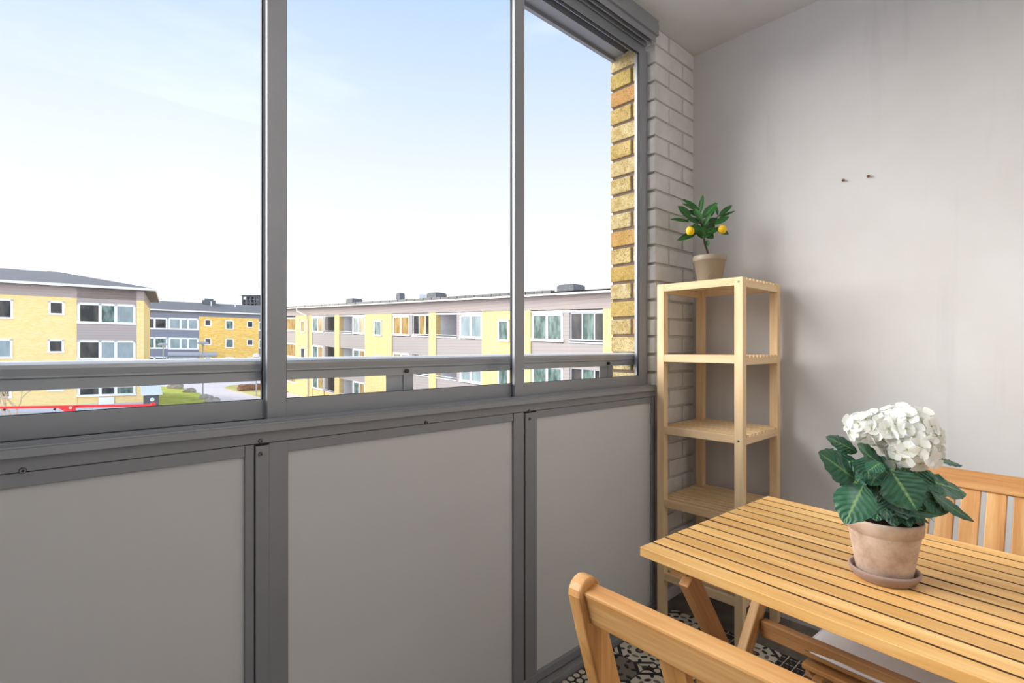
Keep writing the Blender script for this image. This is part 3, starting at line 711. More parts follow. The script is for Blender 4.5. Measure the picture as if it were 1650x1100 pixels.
# ------------------------------------------------------------------ hydrangea on the table
def make_hydrangea():
    Z = .7354+(.226-.613)*math.sin(math.radians(1))+.0005; P = Vector((1.122, .230, Z)); d0 = P.dot(FW)
    s = tag(empty('plant_saucer', P), 'round clay saucer on the slatted tabletop under the hydrangea pot', 'saucer')
    b = MB(); b.lathe([(0, 0), (.044, 0), (.047, .002), (.0535, .013), (.0545, .017), (.0535, .0195), (.0505, .0195), (.048, .016), (.045, .0055), (0, .005)], 56); b.build('dish', M['saucer'], s, smooth=True, fix=True)
    Q = P+Vector((0, 0, .0055)); r = tag(empty('potted_hydrangea', Q), 'white hydrangea with broad green leaves in a weathered clay pot on the table', 'potted plant')
    b = MB(); b.lathe([(0, 0), (.0395, 0), (.0415, .003), (.0545, .078), (.0545, .080), (.0575, .082), (.0590, .100), (.0585, .104), (.0550, .104), (.053, .090), (0, .090)], 64)
    b.build('pot', M['terracotta'], r, smooth=True, fix=True)
    b = MB(); b.lathe([(0, .089), (.0532, .089), (.0532, .094), (0, .097)], 32); b.build('soil', M['soil'], r)
    g = lambda u, v, dd=0: at(u, v, d0+dd)-Q
    # stems
    heads = [(g(1455, 697, .0), .052, 80), (g(1394, 690, .01), .027, 30), (g(1468, 722, -.02), .040, 36), (g(1420, 690, .0), .030, 26)]
    b = MB(); c0 = Vector((0, 0, .09))
    for h, rad, n in heads[:3]: b.tube([c0+Vector((h.x*.2, h.y*.2, 0)), (c0+h)/2, h], [.0035, .003, .0025], 8)
    for uv in ((1372, 768), (1385, 785), (1440, 760), (1480, 765), (1495, 788), (1436, 820), (1400, 745)):
        e = g(*uv); b.tube([c0, (c0+e)/2+Vector((0, 0, .01)), e], [.0028, .0024, .0018], 6)
    b.build('stems', M['stem'], r, smooth=True)
    # flower heads
    rg = random.Random(21)
    for h, rad, n in heads:
        m = MB(); eye = MB()
        for k in range(n):
            # fibonacci directions over the upper 3/4 of a ball
            zc = 1-1.75*(k+.5)/n; ph = k*2.399963; q = math.sqrt(max(0, 1-zc*zc)); dr = Vector((q*math.cos(ph), q*math.sin(ph), zc))
            dr = (dr+Vector((rg.uniform(-.15, .15), rg.uniform(-.15, .15), rg.uniform(-.15, .15)))).normalized()
            c = h+Vector((dr.x*rad, dr.y*rad, dr.z*rad*.86))*rg.uniform(.82, 1.02)
            a = dr.cross(Vector((.3, .2, 1))).normalized(); bb = dr.cross(a); r0 = rg.uniform(0, PI); sz = rg.uniform(.0135, .0195); a = (a+dr*rg.uniform(-.45, .45)).normalized(); bb = (bb+dr*rg.uniform(-.45, .45)).normalized()
            for p_ in range(4):
                t = r0+p_*PI/2; dd = a*math.cos(t)+bb*math.sin(t)
                leaf(m, c+dd*.001, c+dd*sz+dr*rg.uniform(-.001, .005), dr, sz*1.18, droop=rg.uniform(-.1, .25), fold=.12, n=5, shape=.62, wave=.12)
            eye.ball(c+dr*.0012, .0012, 6, 4)
        fh = m.build('flower_head', M['petal'], r, smooth=True)
        eye.build('flower_eyes', M['flower_eye'], fh)
    # leaves: (base, tip, width, depth offset base/tip, lift of the normal)
    m = MB(); view = (Vector((0, 0, EYE))-P).normalized()
    LV = [((1378, 772), (1322, 728), .050, -.02, -.045, .5, .04), ((1392, 780), (1362, 838), .052, -.05, -.075, .25, .20), ((1382, 728), (1332, 702), .030, .02, .03, .6, .05), ((1440, 770), (1378, 716), .050, -.01, -.03, .5, -.03),
          ((1436, 758), (1480, 822), .056, -.045, -.08, .5, .12), ((1470, 768), (1566, 787), .052, .0, .01, .9, .12), ((1508, 740), (1553, 748), .018, .04, .05, .9, .06), ((1484, 790), (1534, 824), .046, -.02, -.03, .4, .1),
          ((1500, 792), (1560, 842), .022, -.03, -.03, .8, -.12), ((1432, 818), (1509, 838), .020, -.055, -.06, 1.0, -.12), ((1398, 735), (1400, 770), .036, -.03, -.05, .2, .1), ((1420, 745), (1398, 758), .024, -.06, -.07, .7, .05),
          ((1380, 742), (1338, 748), .044, .02, .02, .5, .1), ((1398, 800), (1368, 790), .040, .0, -.02, .4, .1), ((1460, 760), (1520, 765), .045, .03, .05, .8, .1), ((1415, 790), (1438, 812), .04, -.03, -.04, .3, .1),
          ((1450, 795), (1490, 815), .045, .0, -.01, .4, .1), ((1400, 790), (1425, 825), .036, -.02, -.035, .4, .1), ((1470, 780), (1500, 835), .04, -.02, -.035, .4, .1), ((1425, 775), (1460, 785), .05, .01, .01, .5, .0), ((1410, 760), (1440, 800), .05, .02, .02, .4, .0),
          ((1390, 760), (1420, 790), .046, .02, .02, .4, .0), ((1450, 740), (1425, 770), .05, .02, .01, .4, .0), ((1480, 750), (1465, 800), .05, .01, .01, .4, .0), ((1500, 760), (1480, 790), .05, .03, .03, .4, .0)]
    for (a, c, w, d1, d2, lift, dr) in LV:
        nr = view*(1-.25*lift)+Vector((rg.uniform(-.2, .2), rg.uniform(-.2, .2), lift))
        leaf(m, g(*a, d1), g(*c, d2), nr, w*1.22, droop=dr, fold=.16, n=14, serr=.035, wave=.09, shape=.46, curl=.2)
    for k in range(12):
        a = PI*1.25+(k-6)*.26; r0 = rg.uniform(.02, .03); r1 = rg.uniform(.058, .075); zz = rg.uniform(.125, .155)
        leaf(m, (math.cos(a)*r0, math.sin(a)*r0, zz), (math.cos(a)*r1, math.sin(a)*r1, max(.113, zz-.025)), (math.cos(a)*.6, math.sin(a)*.6, 1), rg.uniform(.034, .046), droop=.12, fold=.15, n=12, serr=.035, wave=.09, shape=.46, curl=.2)
    for k in range(16):
        a = 2*PI*k/16+rg.uniform(-.2, .2); r0 = rg.uniform(.018, .03); r1 = rg.uniform(.055, .085); zz = rg.uniform(.12, .19)
        leaf(m, (math.cos(a)*r0, math.sin(a)*r0, zz), (math.cos(a)*r1, math.sin(a)*r1, zz+rg.uniform(-.045, .03)), (math.cos(a)*.5, math.sin(a)*.5, 1), rg.uniform(.04, .055), droop=.15, fold=.15, n=12, serr=.035, wave=.09, shape=.46, curl=.2)
    m.build('foliage', M['hyd_leaf'], r, smooth=True)
make_hydrangea()

# ------------------------------------------------------------------ OUTSIDE
# gently sloping ground through three wall bases
def plane3(a, b_, c):
    n = (b_-a).cross(c-a); return lambda x, y: a.z-(n.x*(x-a.x)+n.y*(y-a.y))/n.z
A_ = at(100, 0, 36); A_.z = -3.55; B_ = at(465, 0, 55); B_.z = -3.75; C_ = at(983, 0, 23.7); C_.z = -5.3
GZ = plane3(A_, B_, C_)
def gpt(u, v, up=0.0):
    lo, hi = 5.0, 400.0
    for _ in range(60):
        mid = (lo+hi)/2; p = at(u, v, mid)
        if p.z > GZ(p.x, p.y): lo = mid
        else: hi = mid
    p = at(u, v, lo); p.z = GZ(p.x, p.y)+up; return p
b = MB(); vs = [(x, y, GZ(x, y)) for x, y in ((-140, 4), (120, 4), (260, 260), (-140, 260))]; b.add(vs, [(0, 1, 2, 3)])
struct(b.build('ground', M['asphalt']))
def patch(name, uvs, mat, up, label, cat):
    b = MB(); pts = [gpt(u, v, up) for u, v in uvs]; n = len(pts)
    b.add(pts+[p-Vector((0, 0, up+.05)) for p in pts], [tuple(range(n))]+[(i, n+i, n+(i+1) % n, (i+1) % n) for i in range(n)])
    return tag(b.build(name, M[mat], fix=True), label, cat, kind='stuff')
patch('lawn', [(235, 680), (236, 622.5), (256, 623), (280, 624), (304, 628), (322, 635), (334, 641), (342, 650), (330, 680)], 'grass', .05, 'green lawn beside the small shed and the boulders', 'grass')
patch('lawn', [(361, 624.5), (372, 621), (395, 619.5), (440, 617), (440, 641), (418, 640), (395, 634), (378, 630), (366, 627)], 'grass_dry', .05, 'rounded yellowish lawn across the path, with the clipped hedge', 'grass')
patch('planting_bed', [(440, 623), (478, 624), (500, 631), (440, 632)], 'hedge', .06, 'brown planting bed at the foot of the long building', 'planting bed')

class Bld:
    """facade frame: local x along the facade (left to right), y into the building, z up; u positions convert to local x"""
    def __init__(s, name, ua, da, ub, db, slope, zbase, label):
        pa, pb = at(ua, HZ, da), at(ub, HZ, db); pa.z = pb.z = 0; s.L = (pb-pa).length; s.ua, s.da, s.ub, s.db = ua, da, ub, db
        x = (pb-pa).normalized(); s.k = slope; s.pa = pa; s.x = x; s.ang = math.atan2(x.y, x.x)
        s.z0 = zbase; s.root = tag(empty(name, (pa.x, pa.y, zbase), s.ang), label, 'building')
    def d(s, u):
        ia, ib = 1/s.da, 1/s.db; return 1/(ia+(ib-ia)*(u-s.ua)/(s.ub-s.ua))
    def s(s, u): return (s.d(u)-s.da)/(s.db-s.da)*s.L
    def z(s, u, v): return EYE+(HZ-v)*s.d(u)/F-s.k*s.s(u)-s.z0
    def box(s, m, x0, x1, y0, y1, z0, z1, mi=0):
        vs = [(x, y, z+s.k*x) for z in (z0, z1) for y in (y0, y1) for x in (x0, x1)]
        m.add(vs, [(0, 2, 3, 1), (4, 5, 7, 6), (0, 1, 5, 4), (2, 6, 7, 3), (0, 4, 6, 2), (1, 3, 7, 5)], mi)
    def part(s, name, mat, boxes, parent=None):
        m = MB()
        for q in boxes: s.box(m, *q)
        return m.build(name, M[mat], parent or s.root)
    def window(s, x0, x1, z0, z1, splits, panes, fr=.10, y=-.07):
        """white frame with mullions at the fractions in splits; one sub-part per pane"""
        xs_ = [x0]+[x0+(x1-x0)*f for f in splits]+[x1]; bx = [(x0, x1, y, y+.1, z1-fr, z1), (x0-.03, x1+.03, y-.05, y+.1, z0, z0+fr)]
        for i, x in enumerate(xs_):
            w = fr if i in (0, len(xs_)-1) else fr*1.1
            a = x if i == 0 else (x-w if i == len(xs_)-1 else x-w/2); bx.append((a, a+w, y, y+.1, z0, z1))
        f = s.part('window', 'white_pvc', bx)
        for i in range(len(xs_)-1): s.part('pane', panes[i % len(panes)], [(xs_[i]+fr*.45, xs_[i+1]-fr*.45, y+.035, y+.06, z0+fr*.8, z1-fr*.8)], f)
        return f
    def roof(s, x0, x1, D, ze, rise, ov=.7, mat='roof', fh=.17):
        xa, xb, ya, yb = x0-ov, x1+ov, -ov, D+ov; h = (yb-ya)/2; m = MB(); K = lambda x, y, z: (x, y, z+s.k*x)
        vs = [K(xa, ya, ze+.16), K(xb, ya, ze+.16), K(xb, yb, ze+.16), K(xa, yb, ze+.16), K(xa+h, ya+h, ze+rise), K(xb-h, ya+h, ze+rise)]
        m.add(vs, [(0, 1, 5, 4), (1, 2, 5), (2, 3, 4, 5), (3, 0, 4)]); m.build('roof', M[mat], s.root)
        s.part('soffit', 'soffit', [(xa+.02, xb-.02, ya+.02, yb-.02, ze, ze+.03)])
        s.part('fascia', 'fascia', [(xa, xb, ya-.02, ya+.04, ze-.01, ze+fh), (xa-.02, xa+.02, ya, yb, ze-.01, ze+fh), (xb-.02, xb+.02, ya, yb, ze-.01, ze+fh)])

# --- left building
def left_building():
    B = Bld('apartment_building', 0, 35.14, 232, 39.5, -.009, -3.6, 'yellow brick block at far left with a taupe siding bay and overhanging roof')
    s, z = B.s, B.z; x0 = s(-330); x1 = s(232); D = 11.5; ze = z(100, 461.5)
    zb = z(60, 476.5); bay0, bay1 = s(124), s(220)
    top = ze
    B.part('wall', 'brick_pale', [(x0, bay0, 0, .3, .55, zb), (bay1, x1, -.02, .3, .55, z(226, 484)), (x1-.3, x1, 0, D, .55, z(226, 484)), (x0, bay1, .05, .3, .55, z(170, 638)), (x0, x1-.31, .31, D, .55, ze-.02)])
    B.part('base', 'concrete', [(x0, x1+.02, -.03, D, -.5, .56)])
    B.part('frieze', 'siding_taupe', [(x0, x1, -.05, .3, zb-.0, ze), (bay0, bay1, -.05, .0, z(170, 490), ze), (x1-.3, x1+.02, .3, D, z(226, 484), ze)])
    B.part('spandrel', 'siding_taupe', [(bay0, bay1, -.04, .04, z(170, 549), z(170, 522)), (bay0, bay1, -.04, .04, z(170, 625), z(170, 580))])
    for (va, vb, ps) in ((489, 522, ['pane_dark', 'pane_green', 'pane_pale']), (548, 579.5, ['pane_dark', 'pane_pale', 'pane_pale']), (606, 638, ['pane_dark', 'pane_dark', 'pane_green'])):
        B.window(bay0+.02, bay1-.05, z(170, vb), z(170, va), (.38, .65), ps, .16)
    B.part('vent_panel', 'white_pvc', [(s(159), s(184), -.09, .0, z(170, 651), z(170, 640))])
    for (ua, ub, va, vb, p_) in ((-28, 21.5, 481, 513.5, ['pane_dark']), (78, 104, 485, 507.5, ['pane_dark']), (-28, 20.5, 545.5, 577.5, ['pane_pale']), (77, 103.5, 546.5, 568.5, ['pane_dark']), (-28, 19, 610, 642, ['pane_dark']), (77, 103, 609, 630, ['pane_dark'])):
        B.window(s(ua), s(ub), z((ua+ub)/2, vb), z((ua+ub)/2, va), (), p_, .13)
    B.roof(x0, x1, D, ze, 1.65, .75)
    m = MB(); p = (s(20), 4.8, 0)
    B.part('ridge_vent', 'vent_white', [(s(0), s(50), 5.4, 5.6, ze+1.42, ze+1.62)])
left_building()

# --- middle building
def middle_building():
    B = Bld('apartment_building', 232, 70.0, 425, 77.8, -.012, -3.4, 'distant block with slate grey siding and golden brick wall, seen between the two nearer blocks')
    s, z = B.s, B.z; x0 = s(150); x1 = s(520); D = 11; ze = z(320, 503)
    xb0, xb1 = s(321), s(417); zb = z(370, 511.5)
    B.part('wall', 'brick_gold', [(xb0, xb1, -.05, .3, 0, zb)])
    B.part('siding', 'siding_grey', [(x0, xb0, 0, .3, 0, ze), (xb1, x1, 0, .3, 0, ze), (xb0, xb1, -.02, .3, zb, ze), (x0, x1, .3, D, 0, ze-.02)])
    for k, (dv, ps, pq) in enumerate(((0, ['pane_dark', 'pane_dark', 'pane_dark'], ['pane_pale'])
                                      , (31.4, ['pane_green', 'pane_green', 'pane_green'], ['pane_pale']), (63, ['pane_dark', 'pane_dark', 'pane_dark'], ['pane_dark', 'pane_pale']))):
        B.window(s(214), s(270), z(250, 530.5+dv), z(250, 511.5+dv), (.36, .62), ps, .2)
        B.window(s(271.5), s(320), z(296, 531.5+dv), z(296, 512.5+dv), (.40, .64), pq, .2)
        for (ua, ub, va, vb, p_) in ((329.5, 340.5, 514.6, 525.6, 'pane_dark'), (363, 376.5, 516, 531, 'pane_green'), (397.5, 408, 517, 528, 'pane_dark')):
            um = (ua+ub)/2; dd = dv*B.d(250)/B.d(um); B.window(s(ua), s(ub), z(um, vb+dd), z(um, va+dd), (), [p_], .13, -.12)
        B.window(s(416.5), s(440), z(420, 533+dv*.9), z(420, 518+dv*.9), (.5,), ['pane_green'], .15)
    B.roof(x0, x1, D, ze, 1.75, .6)
    m = MB(); xa, xb = s(271), s(350); zc = z(310, 570.5)
    vs = []
    m.tube([(xa, -1.0, zc+B.k*xa), (xb, -1.0, zc+B.k*xb)], .33, 14); m.build('entrance_canopy', M['post_grey'], B.root)
    B.part('roof_vent', 'grille', [(s(327), s(350), 4.5, 6, z(338, 494)+.3, z(338, 491)+1.0), (s(331), s(346), 4.6, 5.9, z(338, 491)+.9, z(338, 489)+1.1)])
    for u in (341, 381): B.part('roof_pipe', 'vent_white', [(s(u), s(u)+.14, 3.5, 3.64, ze+.9, ze+1.9)])
middle_building()
# framework structure on the skyline
def hopper():
    p = at(404, HZ, 97); zt_ = at(404, 476, 97).z; zb_ = at(404, 500, 97).z; r = tag(empty('rooftop_framework', (p.x, p.y, zb_), -YAW), 'dark boxy metal framework on the skyline above the golden brick block', 'rooftop structure')
    h = zt_-zb_; w = 3.0; rg = random.Random(9); b = MB()
    for x in (-1.5, -.75, 0, .75, 1.5):
        for y in (0, 2): b.box(x-.1, x+.1, y-.1, y+.1, -12, h)
    for z_ in (.2, h*.5, h-.1):
        b.box(-1.6, 1.6, -.1, .1, z_-.1, z_+.1); b.box(-1.6, 1.6, 1.9, 2.1, z_-.1, z_+.1)
    b.build('frame', M['grille'], r)
    for i in range(6):
        for j in range(4):
            if rg.random() < .8:
                b = MB(); b.box(-1.5+i*.5, -1.02+i*.5, .15+.2*(i % 2), .2+.2*(i % 2), j*h/4, (j+1)*h/4-.03); b.build('cladding_panel', M['roof_black'], r)
    b = MB(); b.box(-1.9, 1.6, -.2, 2.2, h, h+.12); b.build('roof_plate', M['grille'], r)
hopper()

# --- long building on the right
def right_building():
    B = Bld('apartment_building', 465, 55, 983, 23.7, 0, 0, 'long pale yellow brick block with balcony recesses and dark roof strip, right behind the handrail')
    B.k = (.0474*23.7-.0474*55)/B.L; B.z0 = EYE+.0474*55; B.root.location.z = B.z0
    s = B.s; x0 = s(440)-2; x1 = s(983)+3; D = 10; E0, ET, EB = -7.7, 1.30, .60; ST = 2.7
    WT, WB = .44, -1.03
    bricks, sid, sp, rec, rails = [], [], [], [], []
    cols = [('win', 440, 477), ('brick', 477, 503, (486, 493)), ('win', 503.5, 521.5), ('sid', 521.5, 524), ('rec', 524, 540), ('brick', 540, 547.5), ('rec', 547.5, 567), ('sid', 567, 569), ('win', 569, 589), ('brick', 589, 632.3, (604.3, 616.5)), ('win', 633, 660.3),
            ('sid', 660.3, 664.3), ('glz', 664.3, 692), ('brick', 692, 703), ('rec', 703, 736), ('sid', 736, 741), ('win', 741, 777.5), ('brick', 777.5, 856, (804, 822)), ('win', 856.5, 908), ('sid', 908, 917.5), ('glz', 917.5, 973), ('brick', 973, 1010)]
    wins = []
    for c in cols:
        a, e = s(c[1]), s(c[2])
        if c[0] == 'brick':
            bricks.append((a, e, -.06, .35, E0, EB)); rec.append((a, e, .35, 1.8, E0, EB))
            if len(c) > 3:
                for k in range(2): wins.append((s(c[3][0]), s(c[3][1]), -1.12-k*ST, .12-k*ST, (), ['pane_dark' if k else 'pane_amber'] if c[1] < 500 else ['pane_green'], .12, -.12))
        elif c[0] == 'sid': sid.append((a, e, 0, .3, E0+1.2, EB))
        else:
            for k in range(3):
                lo = WB-.05-k*ST; hi = lo-(ST-1.49)
                if k < 2: sp.append((a, e, 0, .12, hi, lo))
                else: bricks.append((a, e, 0, .12, E0, lo))
            for k in range(3):
                zt_, zb_ = WT-k*ST, WB-k*ST
                if c[0] == 'win':
                    pn = {440: ['pane_green', 'pane_amber'], 503.5: ['pane_green', 'pane_amber'], 569: ['pane_green', 'pane_amber'], 633: ['pane_amber'], 741: ['pane_pale'], 856.5: ['pane_green']}[c[1]]
                    wins.append((a+.02, e-.02, zb_, zt_, (.5,), pn, .14, -.02))
                elif c[0] == 'glz':
                    wins.append((a+.02, e-.02, zb_+.12, zt_, (.36, .72), ['pane_dark', 'pane_amber'] if c[1] < 700 else ['pane_dark', 'pane_green', 'pane_dark'], .05, .06))
                if c[0] in ('rec', 'glz'):
                    rails.append((a, e, -.04, .0, WB-k*ST-.02, WB-k*ST+.06)); 
                    if c[0] == 'rec': rails += [(a, e, -.03, .0, WB-k*ST+.15, WB-k*ST+.19)]
    rec.append((x0, x1, 1.8, D, E0, ET-.03))
    B.part('wall', 'brick_long', bricks+[(x0, s(440), 0, .35, E0, EB), (x1-.2, x1, 0, D, E0, EB)])
    B.part('siding_strip', 'siding_light', sid); B.part('balcony_parapet', 'siding_light', sp); B.part('recess_wall', 'recess', rec)
    B.part('balcony_slab', 'concrete', [(x0, x1, .35, 1.8, -2.35-k*ST, -2.15-k*ST) for k in range(3)]+[(x0, x1, .3, 1.8, .55, .62)])
    B.part('frieze', 'siding_taupe', [(x0, x1, -.09, .35, EB, ET)]); B.part('balcony_rail', 'vent_white', rails)
    B.part('window_head', 'white_pvc', [(s(503.5), s(540), -.03, .1, .45, .55), (s(547), s(589), -.03, .1, .45, .55), (s(633), s(692), -.03, .1, .45, .55), (s(703), s(777.5), -.03, .1, .45, .55), (s(856.5), s(973), -.03, .1, .45, .55)])
    for w in wins: B.window(*w)
    # downpipe
    xp = s(497.8); m = MB(); K = lambda x, y, z: (x, y, z+B.k*x)
    m.tube([K(s(490), -.75, 1.3), K(s(490.5), -.7, 1.0), K(xp, -.2, .55), K(xp, -.14, 0), K(xp, -.14, E0)], .07, 8); m.build('downpipe', M['fascia'], B.root)
    # inner things of the recess
    for (u, k) in ((558, 0), (722, 0)):
        B.part('balcony_door', 'pane_pale' if u < 600 else 'pane_dark', [(s(u)-.5, s(u)+.45, 1.74, 1.8, -2.1, .2)])
    # roof
    B.roof(x0, x1, D, ET, .75, .55, fh=.09)
    B.part('solar_strip', 'roof_black', [(s(460+i*13.8), s(460+i*13.8+12.9), -.60, -.3, ET+.10, ET+.24) for i in range(32)])
    for (ua, ub, va, vb, mt) in ((557, 585, 481, 489, 'grille'), (638, 652.5, 472, 482, 'grille'), (665, 688, 474, 483, 'vent_white'), (687, 720, 472, 480.5, 'grille'), (898, 942, 459, 471, 'grille'), (592, 614, 485.5, 488.5, 'roof_black'), (787, 815, 476, 480, 'roof_black')):
        um = (ua+ub)/2; dd = B.d(um)+2.5
        # local position on the roof, 3 m behind the eave
        p = at(um, (va+vb)/2, dd); q = p-Vector((B.root.location.x, B.root.location.y, 0)); lx = q.x*math.cos(B.ang)+q.y*math.sin(B.ang); ly = -q.x*math.sin(B.ang)+q.y*math.cos(B.ang)
        hw = (ub-ua)/2*dd/F*.8; zt_ = EYE+(HZ-va)*dd/F-B.z0-B.k*lx; zb_ = zt_-(vb-va)*dd/F*1.25
        m = MB(); B.box(m, lx-hw*.9, lx+hw*.9, ly-hw*.7, ly+hw*.7, zb_, zt_); 
        if mt == 'grille':
            B.box(m, lx-hw, lx+hw, ly-hw*.8, ly+hw*.8, zb_+(zt_-zb_)*.25, zb_+(zt_-zb_)*.85)
        m.build('roof_vent', M[mt], B.root)
right_building()

# --- shed
def shed():
    d = 36.0; p = at(243, HZ, d); gz = GZ(p.x, p.y); r = tag(empty('garden_shed', (p.x, p.y, gz), -YAW+.58), 'small dark shed with a white corrugated roof at the corner of the left block', 'shed')
    zt_ = at(0, 620.5, d).z-gz; ze = at(0, 636, d).z-gz; w = .5
    b = MB(); b.box(-.42, .45, 0, .9, 0, ze+.1); b.build('walls', M['shed_dark'], r)
    b = MB(); n = 24; vs = []
    for i in range(n+1):
        x = -.52+i*1.2/n; dz = .03*(i % 2); vs += [(x, -.25, ze+dz), (x-.15, 1.2, zt_+.02+dz)]
    b.add(vs, [(2*i, 2*i+2, 2*i+3, 2*i+1) for i in range(n)]); o = b.build('corrugated_roof', M['lamp_white'], r); so = o.modifiers.new('t', 'SOLIDIFY'); so.thickness = .03
    b = MB(); zl = at(0, 643.5, d).z-gz; b.tube([(.08, -.09, zl), (.08, 0, zl)], .13, 16); b.build('round_lamp', M['lamp_white'], r)
shed()
# --- lamp posts
def lamp(u, vt, vb, lab, kind):
    p = gpt(u, vb); d = p.dot(FW); h = at(u, vt, d).z-p.z; r = tag(empty('street_lamp', p), lab, 'street lamp', 'lamp posts by the path')
    b = MB(); b.tube([(0, 0, 0), (0, 0, h-.15)], .06, 10); b.build('pole', M['post_grey'], r)
    b = MB()
    if kind == 0: b.lathe([(0, h-.55), (.1, h-.5), (.12, h-.25), (.5, h-.2), (.5, h-.13), (.2, h), (0, h)], 20)
    else: b.lathe([(0, h-.36), (.3, h-.36), (.29, h-.15), (.15, h-.03), (0, h)], 20)
    b.build('lamp_head', M['lamp_white' if kind else 'post_grey'], r, smooth=False)
lamp(327, 550, 640, 'slim grey street lamp with a flat disc head in front of the golden brick wall', 0)
lamp(263, 552.5, 618, 'thin street lamp in front of the slate grey windows', 0)
lamp(413, 569, 638, 'white domed street lamp close to the first window mullion', 1)
# --- boulders
rg = random.Random(31)
for u, v, w, lab in ((283, 626, .75, 'pale boulder at the lawn edge, farthest from the sill'), (305, 632.5, .62, 'grey boulder at the lawn edge, middle of the row'), (333, 643, .62, 'boulder beside the foot of the slim lamp post'), (342, 649, .62, 'boulder partly hidden by the window sill, nearest to us')):
    p = gpt(u, v); b = MB(); sd = rg.random()*9
    b.ball((0, 0, w*.2), w, 12, 8, 1, .8, .55, fn=lambda q: 1+.12*math.sin(q.x*5+sd)+.1*math.sin(q.y*7+q.z*6+sd))
    o = b.build('boulder', M['rock'], smooth=False); o.location = p; tag(o, lab, 'boulder', 'boulders along the lawn')
# hedge
h0, h1 = gpt(388, 630), gpt(424, 627); b = MB(); n = 14
for i in range(n):
    c = h0.lerp(h1, i/(n-1)); b.ball(c+Vector((0, 0, .28)), .42, 9, 7, 1, 1, .95, fn=lambda q: 1+.12*math.sin(q.x*21+i)+.12*math.sin(q.z*17+q.y*9+i))
tag(b.build('clipped_hedge', M['hedge']), 'low brown clipped hedge on the rounded lawn', 'hedge')
# --- bare tree
def bare_tree(name, u, vb, vt, d, lab, seed, spread=.55, depth=5, mat='twig', thick=.11, lean=(0, 0), grp=None):
    p = at(u, HZ, d); p.z = GZ(p.x, p.y); H = at(u, vt, d).z-p.z; rg = random.Random(seed); b = MB()
    def grow(q, dr, L, rad, k):
        e = q+dr*L; mid = (q+e)/2+Vector((rg.uniform(-1, 1), rg.uniform(-1, 1), 0))*L*.06
        b.tube([q, mid, e], [rad, rad*.85, rad*.68], 5, cap=False)
        if k == 0: return
        for _ in range(3 if k > 1 else 2):
            nd = (dr+Vector((rg.uniform(-1, 1), rg.uniform(-1, 1), rg.uniform(-.25, .75)))*spread*1.25).normalized(); grow(e if _ else mid.lerp(e, .7), nd, L*rg.uniform(.62, .8), rad*.6, k-1)
    grow(Vector((0, 0, -.1)), Vector((lean[0], lean[1], 1)).normalized(), H*.34, thick, depth)
    o = b.build(name, M[mat]); o.location = p; tag(o, lab, 'tree', grp); return o
bare_tree('bare_tree', 19, 670, 572, 24, 'leafless tree with pale branches in front of the far left block', 8, .62, 6, 'twig', .07, (.12, -.1))
# skyline trees
for u, vt, d, sd in ((241, 479, 130, 3), (287, 480, 150, 4), (302, 478, 132, 6), (256, 484, 165, 9)):
    bare_tree('distant_bare_tree', u, 0, vt, d, 'thin leafless tree showing above the grey roof of the distant block', sd, .35, 4, 'twig', .12, (0, 0), 'bare trees behind the distant block')
p = at(271, HZ, 120); p.z = GZ(p.x, p.y); H = at(271, 481, 120).z-p.z; b = MB(); b.tube([(0, 0, 0), (0, 0, H*.9)], [.2, .08], 6); t_ = b.build('distant_evergreen', M['bark']); t_.location = p
b = MB(); rg = random.Random(2)
for k in range(9): b.ball((rg.uniform(-.9, .9), rg.uniform(-.9, .9), H-1-rg.uniform(0, 3)), rg.uniform(.5, .9), 8, 6, 1, 1, 1)
b.build('crown', M['dark_tree'], t_); tag(t_, 'dark bushy evergreen top above the roof of the distant block', 'tree')
# --- red boom
def red_arm():
    d = 12.0; a = at(-60, 657.5, d); c = at(249, 652.5, d*1.02); r = tag(empty('red_boom', (a+c)/2), 'bright red metal boom with hooks just above the sill at far left', 'boom')
    o_ = Vector((a+c)/2); q = lambda u, v, dd=d: at(u, v, dd)-o_
    A, Cc = a-o_, c-o_
    bar('beam', A, Cc, .05, .055, M['red'], r, bevel=0)
    hp = q(116, 657); b = MB(); x = (Cc-A).normalized(); up = Vector((0, 0, 1))
    pts = [hp+x*(-.28)-up*.0, hp+x*(.05)+up*.06, hp+x*.07-up*.13, hp+x*(-.04)-up*.13]
    nrm = x.cross(up)*.03; b.add([p_+nrm for p_ in pts]+[p_-nrm for p_ in pts], [(0, 1, 2, 3), (7, 6, 5, 4), (0, 4, 5, 1), (1, 5, 6, 2), (2, 6, 7, 3), (3, 7, 4, 0)])
    b.build('bracket', M['red'], r)
    n2 = (FW*-1)*.05; b = MB(); b.tube([hp+up*.01+n2*.6, hp+up*.01+n2], .032, 14); b.build('pivot', plain('pivot_cream', (250, 200, 170), .5), r)
    g = GZ(hp.x+o_.x, hp.y+o_.y)-o_.z; b = MB(); b.tube([hp-up*.12, Vector((hp.x, hp.y, g))], .05, 10); b.build('mast', M['red'], r)
    for u, v in ((7, 660), (88, 659)):
        e = q(u, v); b = MB(); b.ball(e, .028, 8, 6); b.tube([e+up*.03, e], .01, 6); b.tube([e, e-up*.06+x*.03], .004, 5); b.build('hook', M['rubber'], r)
    for u in (149, 170, 199):
        e = q(u, 657); b = MB(); b.tube([e, e-up*.03], .004, 5); b.build('pin', M['steel'], r)
    e = q(247, 652.5, d*1.02); b = MB(); b.box(-.05, .04, -.03, .03, -.03, .06, M=Matrix.Translation(e)); b.build('end_bracket', M['red'], r)
red_arm()

